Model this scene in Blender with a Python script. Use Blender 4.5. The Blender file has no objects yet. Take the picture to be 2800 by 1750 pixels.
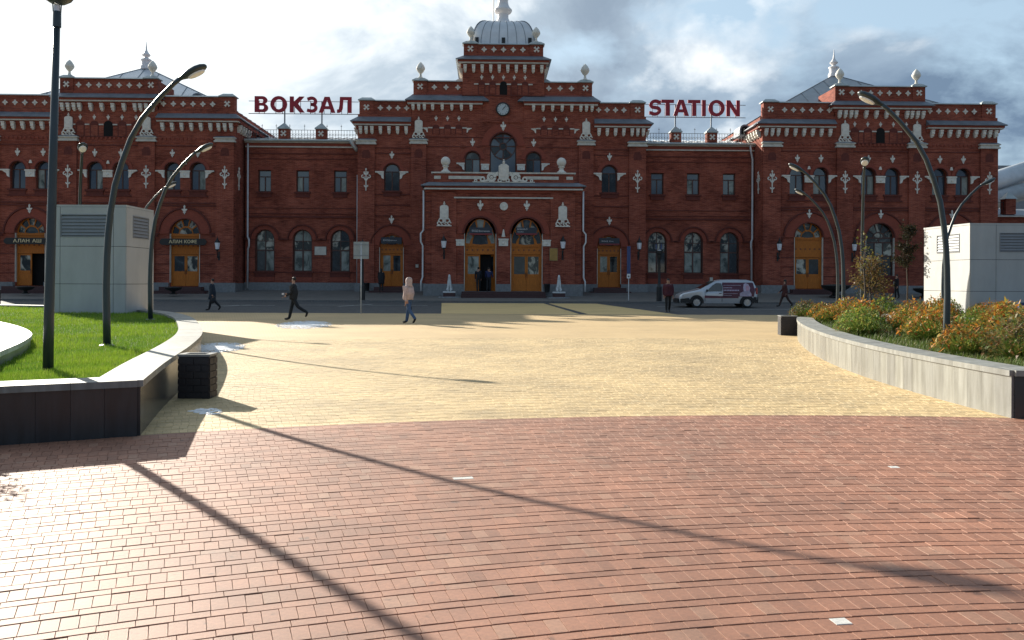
import bpy, bmesh, math, random
from mathutils import Vector, Matrix, Quaternion, Euler
from mathutils.geometry import tessellate_polygon
R = math.radians
random.seed(7)
scene = bpy.context.scene
col = scene.collection

# ------------------------------------------------------------------ camera
cam_d = bpy.data.cameras.new('camera'); cam = bpy.data.objects.new('camera', cam_d); col.objects.link(cam)
cam_d.sensor_width = 36.0; cam_d.lens = 29.83; cam_d.shift_y = -0.0375
cam_d.clip_start = 0.1; cam_d.clip_end = 4000
cam.matrix_world = Matrix.Translation((0, 0, 1.6)) @ Matrix.Rotation(R(90), 4, 'X') @ Matrix.Rotation(R(0.25), 4, 'Z')
scene.camera = cam

# ------------------------------------------------------------------ light
SUN_AZ, SUN_EL = R(38.5), R(22.5)          # azimuth to the left of +Y
S = Vector((-math.sin(SUN_AZ) * math.cos(SUN_EL), math.cos(SUN_AZ) * math.cos(SUN_EL), math.sin(SUN_EL)))
sun_d = bpy.data.lights.new('sun', 'SUN'); sun = bpy.data.objects.new('sun', sun_d); col.objects.link(sun)
sun_d.energy = 5.0; sun_d.angle = R(0.53); sun_d.color = (1.0, 0.93, 0.80)
sun.rotation_euler = S.to_track_quat('Z', 'Y').to_euler(); sun.location = (-60, 80, 60)

w = bpy.data.worlds.new('World'); scene.world = w; w.use_nodes = True
nt = w.node_tree; nt.nodes.clear(); N = nt.nodes.new; Lk = nt.links.new
out = N('ShaderNodeOutputWorld'); bg = N('ShaderNodeBackground'); bg.inputs[1].default_value = 0.090
sky = N('ShaderNodeTexSky'); sky.sky_type = 'NISHITA'; sky.sun_disc = False
sky.sun_elevation = SUN_EL; sky.sun_rotation = -SUN_AZ; sky.air_density = 1.0; sky.dust_density = 1.5; sky.ozone_density = 1.5
tc = N('ShaderNodeTexCoord')
def vm(op, a, b=None):
    n = N('ShaderNodeVectorMath'); n.operation = op
    for i, v in enumerate((a, b)):
        if v is None: continue
        if hasattr(v, 'is_output'): Lk(v, n.inputs[i])
        else: n.inputs[i].default_value = v
    return n
def sm(op, a, b=None, clamp=False):
    n = N('ShaderNodeMath'); n.operation = op; n.use_clamp = clamp
    for i, v in enumerate((a, b)):
        if v is None: continue
        if hasattr(v, 'is_output'): Lk(v, n.inputs[i])
        else: n.inputs[i].default_value = v
    return n.outputs[0]
def wnoise(scale, detail, rough, vec, dist=0.0):
    n = N('ShaderNodeTexNoise'); n.inputs['Scale'].default_value = scale; n.inputs['Detail'].default_value = detail
    n.inputs['Roughness'].default_value = rough; n.inputs['Distortion'].default_value = dist
    Lk(vec, n.inputs['Vector']); return n.outputs[0]
def ramp(fac, stops):
    n = N('ShaderNodeValToRGB'); e = n.color_ramp.elements
    while len(e) < len(stops): e.new(0.5)
    for i, (p, c) in enumerate(stops): e[i].position = p; e[i].color = (*c, 1)
    Lk(fac, n.inputs[0]); return n.outputs[0]
def wmix(f, a, b, mode='MIX'):
    n = N('ShaderNodeMix'); n.data_type = 'RGBA'; n.blend_type = mode
    if hasattr(f, 'is_output'): Lk(f, n.inputs[0])
    else: n.inputs[0].default_value = f
    for i, v in ((6, a), (7, b)):
        if hasattr(v, 'is_output'): Lk(v, n.inputs[i])
        else: n.inputs[i].default_value = (*v, 1)
    return n.outputs[2]
dirv = vm('NORMALIZE', tc.outputs['Generated']).outputs[0]
warp = vm('MULTIPLY', dirv, (1.0, 1.0, 1.9)).outputs[0]
warp = vm('ADD', warp, (2.2, 8.8, 5.5)).outputs[0]
n1 = wnoise(4.2, 12, 0.56, warp, 0.2)          # where clouds are
n2 = wnoise(3.4, 10, 0.56, vm('ADD', warp, (5.0, 2.0, 9.0)).outputs[0], 0.3)   # how thick they are
mask = ramp(n1, [(0.37, (0, 0, 0)), (0.50, (1, 1, 1))])
sund = sm('MAXIMUM', vm('DOT_PRODUCT', dirv, tuple(S)).outputs['Value'], 0.0)
glow = sm('POWER', sund, 5.0)
thin = sm('ADD', n2, sm('MULTIPLY', sm('SUBTRACT', sund, 0.78), 0.40))
shade = ramp(thin, [(0.35, (1.0, 1.5, 2.2)), (0.47, (2.0, 2.65, 3.4)), (0.52, (3.9, 4.4, 4.9)), (0.59, (6.6, 6.7, 6.7))])
cl = wmix(sm('MULTIPLY', glow, 0.45), shade, (6.4, 6.6, 6.7))
skyc = wmix(mask, wmix(0.72, sky.outputs[0], (2.9, 3.9, 4.7)), cl)
skyc = wmix(sm('MULTIPLY', glow, 0.25), skyc, (5.4, 6.3, 6.6))
Lk(skyc, bg.inputs[0]); Lk(bg.outputs[0], out.inputs[0])

vs = scene.view_settings; vs.view_transform = 'Standard'; vs.look = 'None'; vs.exposure = 1.0; vs.gamma = 1.0; vs.use_curve_mapping = False
scene.cycles.max_bounces = 6; scene.cycles.diffuse_bounces = 3; scene.cycles.glossy_bounces = 3
try:
    scene.cycles.use_denoising = True
except Exception: pass

# ------------------------------------------------------------------ helpers
def tag(o, label=None, cat=None, group=None, kind=None):
    if label: o['label'] = label
    if cat: o['category'] = cat
    if group: o['group'] = group
    if kind: o['kind'] = kind
    return o
def empty(name, loc=(0, 0, 0), rz=0.0):
    o = bpy.data.objects.new(name, None); col.objects.link(o); o.location = loc; o.rotation_euler = (0, 0, rz)
    o.empty_display_size = 0.2
    return o
def mobj(name, me, parent=None, loc=(0, 0, 0), rot=(0, 0, 0), scale=(1, 1, 1)):
    o = bpy.data.objects.new(name, me); col.objects.link(o); o.parent = parent
    o.location = loc; o.rotation_euler = rot; o.scale = scale
    return o
class MB:
    def __init__(s): s.v = []; s.f = []; s.m = []; s.mi = 0
    def add(s, vs, fs):
        b = len(s.v); s.v += [tuple(p) for p in vs]
        for f in fs: s.f.append(tuple(b + i for i in f)); s.m.append(s.mi)
        return s
    def box(s, x0, x1, y0, y1, z0, z1):
        return s.add([(x0, y0, z0), (x1, y0, z0), (x1, y1, z0), (x0, y1, z0), (x0, y0, z1), (x1, y0, z1), (x1, y1, z1), (x0, y1, z1)],
                     [(0, 3, 2, 1), (4, 5, 6, 7), (0, 1, 5, 4), (1, 2, 6, 5), (2, 3, 7, 6), (3, 0, 4, 7)])
    def frus(s, a, z0, b, z1):   # a, b = (x0,x1,y0,y1)
        return s.add([(a[0], a[2], z0), (a[1], a[2], z0), (a[1], a[3], z0), (a[0], a[3], z0), (b[0], b[2], z1), (b[1], b[2], z1), (b[1], b[3], z1), (b[0], b[3], z1)],
                     [(0, 3, 2, 1), (4, 5, 6, 7), (0, 1, 5, 4), (1, 2, 6, 5), (2, 3, 7, 6), (3, 0, 4, 7)])
    def prism(s, pts, y0, y1, holes=()):      # polygon in x,z, extruded along y (y0 < y1); front at y0
        loops = [list(pts)] + [list(h) for h in holes]
        flat = [p for l in loops for p in l]; n = len(flat)
        tris = tessellate_polygon([[Vector((p[0], p[1], 0)) for p in l] for l in loops])
        vs = [(p[0], y0, p[1]) for p in flat] + [(p[0], y1, p[1]) for p in flat]
        fs = []
        for t in tris:
            a, b, c = [flat[i] for i in t]
            ccw = (b[0] - a[0]) * (c[1] - a[1]) - (b[1] - a[1]) * (c[0] - a[0]) > 0
            t = tuple(t) if ccw else (t[0], t[2], t[1])
            fs.append(t); fs.append((t[0] + n, t[2] + n, t[1] + n))
        k = 0
        for li, l in enumerate(loops):
            m = len(l); area = sum(l[i][0] * l[(i + 1) % m][1] - l[(i + 1) % m][0] * l[i][1] for i in range(m))
            rev = (area > 0) != (li == 0)
            for i in range(m):
                a, b = k + i, k + (i + 1) % m
                fs.append((a, b, b + n, a + n)[::-1] if rev else (a, a + n, b + n, b)[::-1])
            k += m
        return s.add(vs, fs)
    def lathe(s, prof, c=(0, 0, 0), n=16, sx=1.0, sy=1.0, a0=0.0):    # prof: (r, z)
        vs = []; fs = []
        for r, z in prof:
            for i in range(n):
                a = a0 + 2 * math.pi * i / n
                vs.append((c[0] + r * sx * math.cos(a), c[1] + r * sy * math.sin(a), c[2] + z))
        for j in range(len(prof) - 1):
            for i in range(n):
                i2 = (i + 1) % n
                fs.append((j * n + i, j * n + i2, (j + 1) * n + i2, (j + 1) * n + i))
        fs.append(tuple(range(n))[::-1]); fs.append(tuple((len(prof) - 1) * n + i for i in range(n)))
        return s.add(vs, fs)
    def tube(s, pts, rad, n=10, sq=1.0):
        pts = [Vector(p) for p in pts]; vs = []; fs = []
        rad = rad if hasattr(rad, '__len__') else [rad] * len(pts)
        up = None
        for i, p in enumerate(pts):
            t = (pts[min(i + 1, len(pts) - 1)] - pts[max(i - 1, 0)]).normalized()
            if up is None:
                up = Vector((1, 0, 0)) if abs(t.x) < .9 else Vector((0, 1, 0))
            u = (up - t * up.dot(t)).normalized(); up = u; v = t.cross(u)
            for k in range(n):
                a = 2 * math.pi * k / n
                vs.append(p + u * (rad[i] * math.cos(a)) + v * (rad[i] * sq * math.sin(a)))
        for j in range(len(pts) - 1):
            for k in range(n):
                k2 = (k + 1) % n
                fs.append((j * n + k, j * n + k2, (j + 1) * n + k2, (j + 1) * n + k))
        fs.append(tuple(range(n))[::-1]); fs.append(tuple((len(pts) - 1) * n + i for i in range(n)))
        return s.add(vs, fs)
    def rings(s, rings, cap=True):
        n = len(rings[0]); vs = [p for r in rings for p in r]; fs = []
        for j in range(len(rings) - 1):
            for k in range(n):
                k2 = (k + 1) % n
                fs.append((j * n + k, j * n + k2, (j + 1) * n + k2, (j + 1) * n + k))
        if cap:
            fs.append(tuple(range(n))[::-1]); fs.append(tuple((len(rings) - 1) * n + i for i in range(n)))
        return s.add(vs, fs)
    def sphere(s, c, r, n=14, m=9, sx=1, sy=1, sz=1):
        prof = [(max(1e-4, r * math.sin(math.pi * j / m)), -r * sz * math.cos(math.pi * j / m)) for j in range(m + 1)]
        return s.lathe(prof, c, n, sx, sy)
    def mesh(s, name, mats, smooth=False, recalc=True, auto=None):
        me = bpy.data.meshes.new(name); me.from_pydata(s.v, [], s.f)
        if not isinstance(mats, (list, tuple)): mats = [mats]
        for m in mats: me.materials.append(m)
        if len(mats) > 1: me.polygons.foreach_set('material_index', s.m)
        if recalc:
            bm = bmesh.new(); bm.from_mesh(me); bmesh.ops.recalc_face_normals(bm, faces=bm.faces)
            if auto:
                for e in bm.edges:
                    e.smooth = len(e.link_faces) == 2 and e.calc_face_angle(0) < R(auto)
                for f in bm.faces: f.smooth = True
            bm.to_mesh(me); bm.free()
        if smooth: me.polygons.foreach_set('use_smooth', [True] * len(me.polygons))
        me.update(); return me
    def build(s, name, mats, parent=None, smooth=False, loc=(0, 0, 0), rot=(0, 0, 0), auto=None, recalc=True):
        return mobj(name, s.mesh(name, mats, smooth, recalc, auto), parent, loc, rot)

# ------------------------------------------------------------------ materials
def newmat(name):
    m = bpy.data.materials.new(name); m.use_nodes = True; t = m.node_tree
    b = t.nodes['Principled BSDF']; return m, t, b
def mat(name, c, rough=.6, metal=0., var=.12, scale=4., bump=0., spec=.5, stretch=(1, 1, 1), bscale=None, detail=5, ior=1.5, coat=0., hue=None):
    m, t, b = newmat(name)
    b.inputs['Roughness'].default_value = rough; b.inputs['Metallic'].default_value = metal; b.inputs['IOR'].default_value = ior
    b.inputs['Specular IOR Level'].default_value = spec; b.inputs['Coat Weight'].default_value = coat; b.inputs['Coat Roughness'].default_value = .08
    tcn = t.nodes.new('ShaderNodeTexCoord'); mp = t.nodes.new('ShaderNodeMapping'); mp.inputs['Scale'].default_value = stretch
    t.links.new(tcn.outputs['Object'], mp.inputs[0])
    nz = t.nodes.new('ShaderNodeTexNoise'); nz.inputs['Scale'].default_value = scale; nz.inputs['Detail'].default_value = detail; nz.inputs['Roughness'].default_value = .6
    t.links.new(mp.outputs[0], nz.inputs['Vector'])
    rp = t.nodes.new('ShaderNodeValToRGB'); e = rp.color_ramp.elements
    lo = [x * (1 - var) for x in c]; hi = [min(1, x * (1 + var)) for x in (hue or c)]
    e[0].position = .3; e[0].color = (*lo, 1); e[1].position = .7; e[1].color = (*hi, 1)
    t.links.new(nz.outputs[0], rp.inputs[0]); t.links.new(rp.outputs[0], b.inputs['Base Color'])
    if bump:
        n2 = t.nodes.new('ShaderNodeTexNoise'); n2.inputs['Scale'].default_value = bscale or scale * 8; n2.inputs['Detail'].default_value = 4
        t.links.new(mp.outputs[0], n2.inputs['Vector'])
        bp = t.nodes.new('ShaderNodeBump'); bp.inputs['Strength'].default_value = bump; bp.inputs['Distance'].default_value = .02
        t.links.new(n2.outputs[0], bp.inputs['Height']); t.links.new(bp.outputs[0], b.inputs['Normal'])
    return m
def brickmat(name, c1, c2, mortar, bw=.27, bh=.08, band=.22):
    m, t, b = newmat(name); n = t.nodes.new; l = t.links.new
    b.inputs['Roughness'].default_value = .85; b.inputs['Specular IOR Level'].default_value = .25
    tcn = n('ShaderNodeTexCoord'); sp = n('ShaderNodeSeparateXYZ'); l(tcn.outputs['Object'], sp.inputs[0])
    ad = n('ShaderNodeMath'); ad.operation = 'ADD'; l(sp.outputs[0], ad.inputs[0]); l(sp.outputs[1], ad.inputs[1])
    cb = n('ShaderNodeCombineXYZ'); l(ad.outputs[0], cb.inputs[0]); l(sp.outputs[2], cb.inputs[1])
    br = n('ShaderNodeTexBrick'); l(cb.outputs[0], br.inputs['Vector'])
    br.inputs['Color1'].default_value = (*c1, 1); br.inputs['Color2'].default_value = (*c2, 1); br.inputs['Mortar'].default_value = (*mortar, 1)
    br.inputs['Scale'].default_value = 1; br.inputs['Brick Width'].default_value = bw; br.inputs['Row Height'].default_value = bh
    br.inputs['Mortar Size'].default_value = .008; br.inputs['Mortar Smooth'].default_value = .1; br.inputs['Bias'].default_value = -.2
    # weathering: soft blotches and level courses of older and newer brick
    def nz(scale, stretch, detail):
        mp = n('ShaderNodeMapping'); mp.inputs['Scale'].default_value = stretch; l(cb.outputs[0], mp.inputs[0])
        z = n('ShaderNodeTexNoise'); z.inputs['Scale'].default_value = scale; z.inputs['Detail'].default_value = detail; z.inputs['Roughness'].default_value = .65
        l(mp.outputs[0], z.inputs['Vector']); return z.outputs[0]
    a = nz(.55, (1, 1, 1), 8); bb = nz(1.0, (1.6, 11.0, 1), 3)
    s1 = n('ShaderNodeMath'); s1.operation = 'ADD'; l(a, s1.inputs[0]); l(bb, s1.inputs[1])
    rp = n('ShaderNodeValToRGB'); e = rp.color_ramp.elements; e[0].position = .35; e[1].position = .70
    hs = n('ShaderNodeMath'); hs.operation = 'MULTIPLY'; hs.inputs[1].default_value = .5; l(s1.outputs[0], hs.inputs[0]); l(hs.outputs[0], rp.inputs[0])
    e[0].color = (1 - band * 1.6, 1 - band * 1.8, 1 - band * 1.8, 1); e[1].color = (1 + band, 1 + band * 1.2, 1 + band * 1.2, 1)
    mx = n('ShaderNodeMix'); mx.data_type = 'RGBA'; mx.blend_type = 'MULTIPLY'; mx.inputs[0].default_value = 1
    l(br.outputs[0], mx.inputs[6]); l(rp.outputs[0], mx.inputs[7]); l(mx.outputs[2], b.inputs['Base Color'])
    bp = n('ShaderNodeBump'); bp.inputs['Strength'].default_value = .5; bp.inputs['Distance'].default_value = .012; bp.invert = True
    l(br.outputs['Fac'], bp.inputs['Height']); l(bp.outputs[0], b.inputs['Normal'])
    return m
def colmat(name, rough=.6, spec=.4, gain=1.0, trans=0.0, noise=0.0):       # colour from a face attribute
    m, t, b = newmat(name); a = t.nodes.new('ShaderNodeAttribute'); a.attribute_name = 'tint'
    src = a.outputs['Color']
    if noise:
        tcn = t.nodes.new('ShaderNodeTexCoord'); z = t.nodes.new('ShaderNodeTexNoise'); z.inputs['Scale'].default_value = 38; z.inputs['Detail'].default_value = 5
        z.inputs['Roughness'].default_value = .7
        t.links.new(tcn.outputs['Object'], z.inputs['Vector'])
        rp = t.nodes.new('ShaderNodeValToRGB'); e = rp.color_ramp.elements; e[0].position = .3; e[1].position = .7
        e[0].color = (1 - noise,) * 3 + (1,); e[1].color = (1 + noise,) * 3 + (1,)
        t.links.new(z.outputs[0], rp.inputs[0])
        mx = t.nodes.new('ShaderNodeMix'); mx.data_type = 'RGBA'; mx.blend_type = 'MULTIPLY'; mx.inputs[0].default_value = 1
        t.links.new(src, mx.inputs[6]); t.links.new(rp.outputs[0], mx.inputs[7]); src = mx.outputs[2]
        z2 = t.nodes.new('ShaderNodeTexNoise'); z2.inputs['Scale'].default_value = 140; z2.inputs['Detail'].default_value = 3
        t.links.new(tcn.outputs['Object'], z2.inputs['Vector'])
        bp = t.nodes.new('ShaderNodeBump'); bp.inputs['Strength'].default_value = .35; bp.inputs['Distance'].default_value = .004
        t.links.new(z2.outputs[0], bp.inputs['Height']); t.links.new(bp.outputs[0], b.inputs['Normal'])
    if noise:          # foot-worn tracks, stains and spots across many blocks
        ge = t.nodes.new('ShaderNodeNewGeometry')
        for sc_, lo, hi, p0, p1, dt in ((.42, .80, 1.08, .36, .60, 8), (1.9, .86, 1.05, .34, .56, 6), (9.0, .55, 1.0, .27, .34, 2)):
            z3 = t.nodes.new('ShaderNodeTexNoise'); z3.inputs['Scale'].default_value = sc_; z3.inputs['Detail'].default_value = dt; z3.inputs['Roughness'].default_value = .6
            t.links.new(ge.outputs['Position'], z3.inputs['Vector'])
            r3 = t.nodes.new('ShaderNodeValToRGB'); e = r3.color_ramp.elements; e[0].position = p0; e[1].position = p1; e[0].color = (lo, lo, lo, 1); e[1].color = (hi, hi, hi, 1)
            t.links.new(z3.outputs[0], r3.inputs[0])
            m3 = t.nodes.new('ShaderNodeMix'); m3.data_type = 'RGBA'; m3.blend_type = 'MULTIPLY'; m3.inputs[0].default_value = 1
            t.links.new(src, m3.inputs[6]); t.links.new(r3.outputs[0], m3.inputs[7]); src = m3.outputs[2]
    t.links.new(src, b.inputs['Base Color'])
    b.inputs['Roughness'].default_value = rough; b.inputs['Specular IOR Level'].default_value = spec
    if trans:
        tr = t.nodes.new('ShaderNodeBsdfTranslucent'); ms = t.nodes.new('ShaderNodeMixShader'); ms.inputs[0].default_value = trans
        t.links.new(src, tr.inputs[0]); t.links.new(b.outputs[0], ms.inputs[1]); t.links.new(tr.outputs[0], ms.inputs[2])
        t.links.new(ms.outputs[0], t.nodes['Material Output'].inputs[0])
    return m
M = dict(
    brick=brickmat('red brick', (.36, .088, .050), (.24, .054, .033), (.36, .155, .115), band=.40),
    brick2=mat('red brick trim', (.27, .062, .037), .85, var=.25, scale=7, bump=.2, stretch=(1, 1, 3)),
    brickdark=mat('dark brick course', (.13, .030, .021), .85, var=.25, scale=7),
    white=mat('white limestone', (.74, .70, .62), .75, var=.14, scale=5, bump=.25),
    whitep=mat('white painted trim', (.58, .55, .48), .6, var=.2, scale=3),
    metal=mat('grey sheet metal', (.20, .22, .245), .55, var=.2, scale=1.6, spec=.5, metal=.35),
    metalcap=mat('pale zinc coping', (.42, .46, .45), .5, var=.15, scale=2, metal=.3),
    roof=mat('pale painted roof sheet', (.58, .60, .62), .38, var=.12, scale=1.2, spec=.6, metal=.25),
    dome=mat('silver dome sheet', (.70, .71, .72), .45, var=.10, scale=1.3, metal=.25),
    spire=mat('white painted spire', (.78, .75, .74), .45, var=.05),
    plinth=mat('grey granite plinth', (.20, .205, .21), .7, var=.2, scale=6, bump=.2),
    wood=mat('varnished orange wood', (.47, .145, .018), .5, var=.25, scale=5, stretch=(5, 5, .6), bump=.15, spec=.3),
    wood2=mat('darker varnished wood', (.17, .045, .010), .45, var=.22, scale=5, stretch=(5, 5, .6)),
    frame=mat('brown window frame', (.075, .028, .020), .5, var=.15),
    glass=mat('window glass', (.030, .042, .060), .04, var=.45, scale=.7, ior=1.8, spec=.5, detail=2),
    glassd=mat('dark window glass', (.012, .014, .016), .04, var=.4, scale=.7, ior=1.9, spec=.6, detail=2),
    glassc=mat('glass with pale curtain behind', (.22, .25, .22), .05, var=.45, scale=1.1, ior=2.0, spec=.6, detail=3, stretch=(2.5, 2.5, .5)),
    glassw=mat('glass tinted with pale reflections', (.26, .25, .20), .05, var=.8, scale=1.4, ior=2.0, spec=.6, detail=4),
    granite_red=mat('dark red granite step', (.060, .020, .020), .5, var=.3, scale=30),
    black=mat('black cast iron', (.012, .013, .014), .45, var=.2, spec=.5),
    dark=mat('dark interior', (.006, .005, .005), .9, var=.2),
    lampglass=mat('milky lamp glass', (.78, .80, .84), .3, var=.04),
    pipe=mat('white downpipe', (.62, .62, .62), .45, var=.12, scale=2, metal=.1),
    signblue=mat('dark blue sign face', (.016, .024, .040), .4, var=.1),
    signred=mat('red sign stripe', (.20, .014, .022), .4, var=.1),
    letter=mat('crimson letter', (.34, .008, .022), .4, var=.06),
    letterside=mat('letter side', (.30, .035, .08), .5, var=.06),
    gold=mat('gilt lettering', (.75, .62, .36), .4, var=.1),
    signwhite=mat('white print', (.75, .76, .78), .5, var=.05),
    asphalt=mat('asphalt', (.072, .073, .073), .85, var=.25, scale=3, bump=.4, bscale=60),
    kerb=mat('kerb stone', (.16, .155, .15), .8, var=.2, scale=6),
    pavegrey=mat('grey forecourt paving', (.155, .145, .13), .8, var=.25, scale=1.4, stretch=(1, 3, 1), bump=.2),
    ochre=mat('worn yellow crossing paint', (.74, .52, .23), .75, var=.25, scale=2.2, stretch=(.25, 6, 1), detail=6),
    roadwhite=mat('white road paint', (.5, .5, .48), .7, var=.2),
    lamppost=mat('grey painted lamp post', (.035, .050, .056), .38, var=.1, spec=.6, metal=.2),
    kiosk=mat('pale composite panel', (.47, .47, .455), .5, var=.10, scale=1.6, stretch=(1, 1, .35), detail=8),
    kioskedge=mat('shadow gap', (.03, .03, .035), .7, var=.1),
    louvre=mat('grey louvre slat', (.24, .25, .265), .55, var=.06),
    sand=mat('joint sand', (.13, .10, .07), .9, var=.35, scale=14, bump=.3),
    soil=mat('dark soil', (.045, .034, .024), .95, var=.4, scale=9, bump=.6),
    leaf=colmat('foliage', .55, .35, trans=.35),
    grass=colmat('lawn blades', .6, .3, trans=.30),
    paver=colmat('concrete paver', .68, .85, noise=.22),
    clockface=mat('clock dial', (.50, .56, .57), .4, var=.05),
    bark=mat('bark', (.06, .045, .035), .9, var=.3, scale=20, bump=.5),
)
def granite(name, c, rough):
    m = mat(name, c, rough, var=.24, scale=2.6, spec=.5, stretch=(1, 1, .30), detail=9)
    t = m.node_tree; b_ = t.nodes['Principled BSDF']; src = b_.inputs['Base Color'].links[0].from_socket
    oi = t.nodes.new('ShaderNodeObjectInfo'); rp = t.nodes.new('ShaderNodeValToRGB'); e = rp.color_ramp.elements
    e[0].color = (.80, .80, .81, 1); e[1].color = (1.14, 1.14, 1.11, 1); t.links.new(oi.outputs['Random'], rp.inputs[0])
    # rain streaks and rising damp, in world space
    ge = t.nodes.new('ShaderNodeNewGeometry'); mp = t.nodes.new('ShaderNodeMapping'); mp.inputs['Scale'].default_value = (5, 5, .6); t.links.new(ge.outputs['Position'], mp.inputs[0])
    z = t.nodes.new('ShaderNodeTexNoise'); z.inputs['Scale'].default_value = 2.0; z.inputs['Detail'].default_value = 6; t.links.new(mp.outputs[0], z.inputs['Vector'])
    r2 = t.nodes.new('ShaderNodeValToRGB'); e = r2.color_ramp.elements; e[0].position = .35; e[1].position = .62; e[0].color = (.74, .73, .70, 1); e[1].color = (1.05, 1.05, 1.05, 1); t.links.new(z.outputs[0], r2.inputs[0])
    prev = src
    for o_ in (rp, r2):
        mx = t.nodes.new('ShaderNodeMix'); mx.data_type = 'RGBA'; mx.blend_type = 'MULTIPLY'; mx.inputs[0].default_value = 1
        t.links.new(prev, mx.inputs[6]); t.links.new(o_.outputs[0], mx.inputs[7]); prev = mx.outputs[2]
    t.links.new(prev, b_.inputs['Base Color']); return m
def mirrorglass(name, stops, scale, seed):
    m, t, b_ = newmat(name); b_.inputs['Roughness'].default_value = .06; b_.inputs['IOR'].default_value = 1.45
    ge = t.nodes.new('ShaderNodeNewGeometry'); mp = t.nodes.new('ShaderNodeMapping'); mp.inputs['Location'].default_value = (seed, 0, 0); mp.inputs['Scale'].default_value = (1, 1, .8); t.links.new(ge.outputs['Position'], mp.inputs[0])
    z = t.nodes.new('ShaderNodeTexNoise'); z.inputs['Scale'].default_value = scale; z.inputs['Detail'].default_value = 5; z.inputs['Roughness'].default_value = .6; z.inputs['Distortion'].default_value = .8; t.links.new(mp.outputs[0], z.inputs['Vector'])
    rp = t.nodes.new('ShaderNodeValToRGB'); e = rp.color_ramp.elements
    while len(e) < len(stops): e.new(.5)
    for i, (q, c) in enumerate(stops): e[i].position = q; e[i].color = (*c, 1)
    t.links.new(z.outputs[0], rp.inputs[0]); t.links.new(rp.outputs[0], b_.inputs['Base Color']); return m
M['glassw'] = mirrorglass('glass with painted reflections', [(.42, (.012, .014, .012)), (.49, (.05, .055, .045)), (.53, (.30, .28, .22)), (.62, (.50, .48, .40))], 1.7, 3)  # cream and dark patches painted on as reflections of buildings and trees
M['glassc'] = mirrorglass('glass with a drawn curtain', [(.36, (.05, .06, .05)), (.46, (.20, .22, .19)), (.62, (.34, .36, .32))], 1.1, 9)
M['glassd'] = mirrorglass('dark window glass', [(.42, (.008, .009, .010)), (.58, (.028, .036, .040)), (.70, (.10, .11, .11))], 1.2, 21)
M['granite'] = granite('polished grey granite', (.28, .28, .262), .34)
M['graniteshade'] = granite('shade-darkened polished granite', (.032, .037, .042), .26)  # same granite with the shade of unlit faces put into its colour
M['granitecap'] = granite('sawn granite cap', (.27, .27, .25), .55)
M['granitelight'] = granite('pale granite cap', (.60, .59, .55), .5)
M['bin'] = mat('dark moulded concrete', (.028, .024, .026), .6, var=.25, scale=12, bump=.3)
M['binrim'] = mat('bin rim', (.22, .22, .21), .5, var=.2)
M['signback'] = mat('sign back', (.34, .36, .35), .5, var=.1, metal=.3)
M['infoblue'] = mat('blue panel', (.03, .06, .18), .45, var=.1)
M['goldpl'] = mat('brass plate', (.32, .20, .06), .4, var=.2, metal=.4)

# ------------------------------------------------------------------ ground, road, forecourt
def sheet(name, pts, m, z=None, kind='structure', lift=0.0):
    b = MB(); b.add([(p[0], p[1], (p[2] if len(p) > 2 else z) + lift) for p in pts], [tuple(range(len(pts)))])
    o = b.build(name, m, recalc=False); tag(o, kind=kind); return o
ROAD0, ROAD1 = 42.0, 53.0
def gz(d):                      # level of the place along the depth
    if d < ROAD0: return 0.0
    if d < ROAD1: return .27 * (d - ROAD0) / (ROAD1 - ROAD0)
    if d < 58.2: return .39 + .08 * (d - ROAD1) / 5.2
    if d < 63.5: return .47 + .41 * (d - 58.2) / 5.3
    return .88
sheet('ground', [(-1500, -1500), (1500, -1500), (1500, 1500), (-1500, 1500)], mat('town ground', (.10, .095, .085), .9, var=.3, scale=.05), -.06)
b = MB(); b.box(-120, 120, ROAD0, ROAD1, -.3, -.05)
b = MB(); b.add([(-120, ROAD0, 0), (120, ROAD0, 0), (120, ROAD1, .27), (-120, ROAD1, .27)], [(0, 1, 2, 3)])
tag(b.build('road', M['asphalt'], recalc=False), kind='structure')
b = MB(); ys = [ROAD1 + .15, 58.2, 63.5, 90]
b.add([(x, y, gz(y)) for y in ys for x in (-120, 120)], [(0, 1, 3, 2), (2, 3, 5, 4), (4, 5, 7, 6)])
tag(b.build('forecourt', M['pavegrey'], recalc=False), kind='structure')
b = MB()
kerb_me = MB().box(-.49, .49, 0, .15, .10, .39).mesh('kerb_stone', M['kerb'])
kerb = empty('kerb', (0, ROAD1, 0)); tag(kerb, kind='structure')
for i in range(-42, 42): mobj('kerb_stone', kerb_me, kerb, (i * 1.0, 0, 0))

# crossing and lane paint, in the road's own slope
def rz(y, e): return .27 * (y - ROAD0) / (ROAD1 - ROAD0) + e
def paint(name, pts, m, e=.004):
    return sheet(name, [(x, y, rz(y, e)) for x, y in pts], m)
cross = [(-3.5, 42.02), (3.35, 42.02), (1.95, 52.5), (-4.35, 52.5)]
cross2 = [(3.78, 42.02), (8.2, 42.02), (7.3, 47.5), (5.2, 52.5), (2.25, 52.5)]
nst = 9
cw = empty('pedestrian_crossing', (0, 0, 0)); tag(cw, kind='structure')
def lerp2(a, b, t): return (a[0] + (b[0] - a[0]) * t, a[1] + (b[1] - a[1]) * t)
for poly in (cross, [cross2[0], cross2[1], cross2[3], cross2[4]]):
    for k in range(nst):
        t0, t1 = k / nst, (k + .93) / nst
        q = [lerp2(poly[0], poly[3], t0), lerp2(poly[1], poly[2], t0), lerp2(poly[1], poly[2], t1), lerp2(poly[0], poly[3], t1)]
        o = paint('yellow_stripe', q, M['ochre']); o.parent = cw; del o['kind']
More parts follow.
